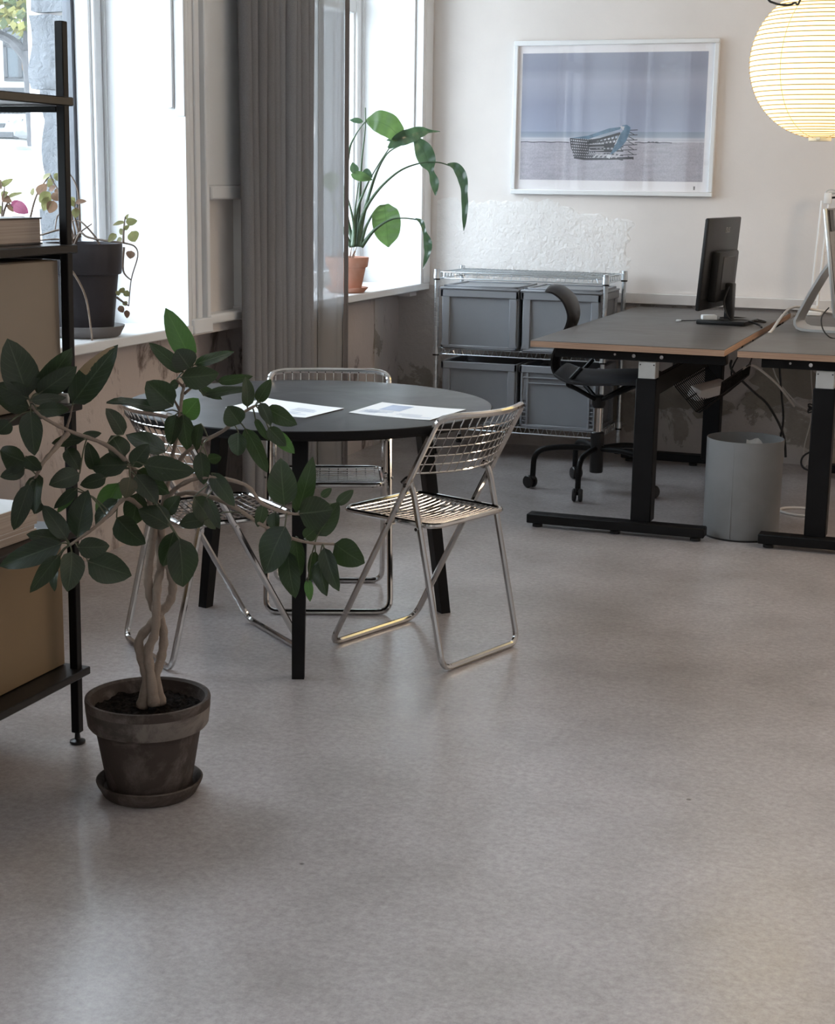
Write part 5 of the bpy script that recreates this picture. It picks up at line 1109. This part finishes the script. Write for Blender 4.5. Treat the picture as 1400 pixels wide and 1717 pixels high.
def pot(root, c, prof, m, label=None): return part('pot', MB().lathe(prof, c, 48), m, root, ang=35)
def soil_disc(root, c, r, z, amp, rnd):
    seed = rnd.random() * 50
    def fn(u, v):
        a = u * 2 * math.pi; q = r * v; x, y = c[0] + q * math.cos(a), c[1] + q * math.sin(a)
        return (x, y, c[2] + z + amp * (.7 * NZ.noise(Vector((x*24, y*24, seed))) + .55 * NZ.noise(Vector((x*70, y*70, seed))) + .4 * NZ.noise(Vector((x*170, y*170, seed))) + .5 * (1 - v)))
    return part('soil', MB().grid(fn, 110, 36), SOIL, root, kind='stuff', ang=180)
rnd = random.Random(21)

# weeping fig on the floor
fc_ = (-1.81, 3.12, 0)
f = thing('potted_fig', 'braided-stem fig with dark oval leaves in a weathered pot on the floor', 'plant', fc_)
pot(f, fc_, [(0, .022), (.098, .022), (.100, .026), (.124, .168), (.136, .170), (.140, .176), (.147, .232), (.146, .240), (.140, .241), (.134, .236), (.126, .20), (.118, .17), (0, .16)], OLDPOT)
part('rim_band', MB().lathe([(.1372, .171), (.1415, .177), (.1462, .216), (.1460, .219), (.138, .21), (.134, .18)], fc_, 48), OLDPOT_RIM, f, ang=35)
part('saucer', MB().lathe([(0, .0), (.104, 0), (.110, .004), (.124, .030), (.126, .036), (.122, .038), (.116, .034), (.108, .020), (0, .018)], fc_, 48), GREYCLAY if False else OLDPOT, f, ang=35)
soil_disc(f, fc_, .128, .208, .012, rnd)
for s in stems_data:
    pp_ = smooth_path(s, 5); n = len(pp_)
    part('stem', MB().tube(pp_, [.0115 * (1.25 if i < 4 else 1) * (1 + .12 * math.sin(i * 1.9)) * (1 - .18 * i / n) for i in range(n)], 9), BARK, f, ang=180)
ends = []
for b_ in branch_data:
    pp_ = smooth_path(b_, 4); n = len(pp_)
    r0 = .0065 if len(b_) > 3 else .0035
    part('branch', MB().tube(pp_, [r0 * (1 - .55 * i / n) * (1 + .15 * math.sin(i * 2.3)) for i in range(n)], 7), BARK if r0 > .005 else TWIG, f, ang=180)
    ends += pp_[len(pp_)//2:]
lv = add_leaves(f, fig_data, FIG_LEAF, rnd, shape='ovate', fold=.25, droop=.10, wave=.035, nu=9, nh=3)
mb = MB()
for P, Q in lv:
    e = min(ends, key=lambda q: (q - P).length)
    if (e - P).length < .22:
        m1 = (e + P) / 2 + Vector((0, 0, .12 * (e - P).length)); mb.tube(smooth_path([e, m1, P], 3), .0017, 5)
    mb.tube([P, P + (Q - P) * .12], .0017, 4)
part('petioles', mb, simple('fig_petiole', (.08, .09, .05), .5), f, kind='stuff')

def path_leaf(pts, ws, tilt, fold=.3, nh=3):
    P = smooth_path(pts, 7); n = len(P); WP = smooth_path([(w_, 0, 0) for w_ in ws], 7); k = 2 * nh + 1; mb = MB(); uv = []
    for i, p in enumerate(P):
        t = (P[min(i+1, n-1)] - P[max(i-1, 0)]).normalized(); w = max(.001, WP[min(int(i / (n - 1) * (len(WP) - 1) + .5), len(WP) - 1)].x)
        nrm = (FRONT - t * FRONT.dot(t)).normalized(); nrm = Matrix.Rotation(math.radians(tilt), 3, t) @ nrm; b = nrm.cross(t)
        for a in range(-nh, nh + 1):
            s_ = a / nh; mb.v.append(tuple(p + b * (s_ * w / 2) + nrm * (fold * abs(s_) * w / 2 + .004 * math.sin(i * .9 + s_)))); uv.append((i / (n - 1), .5 + s_ * .5))
    for i in range(n - 1):
        for j in range(2 * nh): mb.f.append((i*k+j, i*k+j+1, i*k+k+j+1, i*k+k+j)); mb.m.append(0)
    return mb, uv
# bird of paradise on the far sill
bc = (-3.10, 7.40, .875)
bplant = thing('bird_of_paradise', 'tall strelitzia with arching leaves in a terracotta pot on the far window sill', 'plant', bc)
pot(bplant, bc, [(0, .012), (.070, .012), (.072, .016), (.094, .125), (.102, .127), (.104, .131), (.110, .172), (.108, .176), (.101, .175), (.095, .15), (0, .145)], TERRA)
part('saucer', MB().lathe([(0, 0), (.082, 0), (.088, .004), (.106, .022), (.108, .027), (.103, .027), (.086, .012), (0, .010)], bc, 40), TERRA, bplant, ang=35)
soil_disc(bplant, bc, .098, .158, .006, rnd)
for k, s in enumerate(bstem_data):
    pp_ = smooth_path(s, 6); n = len(pp_)
    part('stalk', MB().tube(pp_, [max(.0032, .0115 * (1 - i / n) ** 1.2) for i in range(n)], 7), STALK, bplant, ang=180)
mb = MB()
for i in range(16):
    a = rnd.uniform(0, 6.28); q = rnd.uniform(.02, .05); p0 = Vector((bc[0] + .02 * math.cos(a), bc[1] + .02 * math.sin(a), bc[2] + .155))
    mb.tube([p0, p0 + Vector((q * math.cos(a), q * math.sin(a), rnd.uniform(.02, .09)))], [.005, .001], 4)
part('dry_sheaths', mb, simple('dry_sheath', (.22, .13, .09), .8, var=.4), bplant, kind='stuff')
for pts_, ws_, ti_, mi_ in bpath_data:
    mb, uv = path_leaf(pts_, ws_, ti_); part('leaf', mb, BIRD_LEAF[mi_], bplant, uv=uv, ang=180)
add_leaves(bplant, bleaf_data, BIRD_LEAF, rnd, shape='lance', fold=.35, droop=.06, wave=.012, nu=10, nh=3)

# coleus on the near sill, and a second one beside it
def coleus(name_label, c, stems, leaves, pm):
    r = thing('potted_coleus', name_label, 'plant', c)
    pot(r, c, [(0, .020), (.100, .020), (.103, .024), (.124, .225), (.134, .227), (.137, .232), (.141, .332), (.139, .337), (.131, .336), (.126, .30), (0, .295)], pm)
    part('saucer', MB().lathe([(0, 0), (.118, 0), (.126, .005), (.142, .034), (.144, .041), (.138, .042), (.120, .020), (0, .018)], c, 44), GREYCLAY, r, ang=35)
    soil_disc(r, c, .126, .318, .010, rnd)
    for s in stems:
        pp_ = smooth_path(s, 5); n = len(pp_); part('stem', MB().tube(pp_, [.0048 * (1 - .6 * i / n) for i in range(n)], 6), TWIG if len(stems) < 6 or stems.index(s) != 10 else BARK, r, ang=180)
    leaves = [d[:8] + [5 if d[8] == 0 and rnd.random() < .3 else d[8]] for d in leaves]
    add_leaves(r, leaves, COL_LEAF, rnd, shape='ovate', fold=.25, droop=.12, wave=.03, nu=7, nh=2)
coleus('leggy coleus with trailing stems in a charcoal pot on the near window sill', (-3.145, 5.03, .858), cstem_data, cleaf_data, DARKPOT)
coleus('coleus with one magenta leaf on the near sill, rising behind the book', (-3.24, 4.66, .858), c2stem_data, c2leaf_data, DARKPOT)

# ------------------------------------------------------------------ curtain between the windows
cu = thing('curtain', 'floor-length grey curtain gathered in deep folds between the two windows', 'curtain', (-2.92, 6.5, 0))
def cloth(A, B, folds, r, depth, zt=ZC - .03):
    # a row of round pleats between A and B, bulging into the room, with deep grooves between them
    rr = random.Random(7); n_ = Vector((.70, -.71)); th0 = math.atan2(n_.y, n_.x); A = Vector(A); B = Vector(B); ring = []
    for k in range(folds):
        c = A.lerp(B, k / (folds - 1)) + n_ * rr.uniform(-.012, .012); q = r * rr.uniform(.85, 1.2)
        for i in range(13):
            t = th0 - 2.0 + 4.0 * i / 12; ring.append((c + Vector((math.cos(t), math.sin(t))) * q, k))
        if k < folds - 1: ring.append((A.lerp(B, (k + .5) / (folds - 1)) - n_ * depth, k))
    # walk the pleats from the near side to the far side
    out = []
    for k in range(folds):
        seg = [p for p, j in ring if j == k]; arc = seg[:13]
        if (arc[0] - A).dot(B - A) > (arc[-1] - A).dot(B - A): arc = arc[::-1]
        out += [(p, k) for p in arc] + [(p, k) for p in seg[13:]]
    nz = 12; vs = []
    for p, k in out:
        for j in range(nz + 1):
            v = j / nz; w = .004 * math.sin(v * 5 + k * 1.7)
            vs.append((p.x + w, p.y + w, .008 + (zt - .008) * v))
    fs = [(i*(nz+1)+j, (i+1)*(nz+1)+j, (i+1)*(nz+1)+j+1, i*(nz+1)+j+1) for i in range(len(out) - 1) for j in range(nz)]
    return MB().add(vs, fs)
part('gathered_cloth', cloth((-2.965, 6.00), (-2.925, 6.53), 10, .030, .035), CLOTH, cu, ang=50)
def loose(u, v):
    y = 6.53 + (7.03 - 6.53) * u; return (-2.945 + .018 * math.cos(u * 9.2) + .010 * math.cos(u * 21), y, .008 + (ZC - .04) * v)
part('loose_panel', MB().grid(loose, 60, 12), SHEER, cu, ang=180)
def fold2(u, v):
    y = 6.70 + .075 * u; return (-2.962 + .012 * math.cos(u * 5), y, .008 + (ZC - .04) * v)
part('double_fold', MB().grid(fold2, 10, 12), SHEER, cu, ang=180)
def hem(u, v): return (-2.930 + .008 * math.sin(u * 6), 6.955 + .062 * u, .008 + (ZC - .04) * v)
part('side_hem', MB().grid(hem, 8, 12), HEM, cu, ang=180)
part('curtain_rail', MB().rbox((-2.945, 5.9, ZC - .035), (-2.915, 8.2, ZC - .002), .003), PAINT, cu)
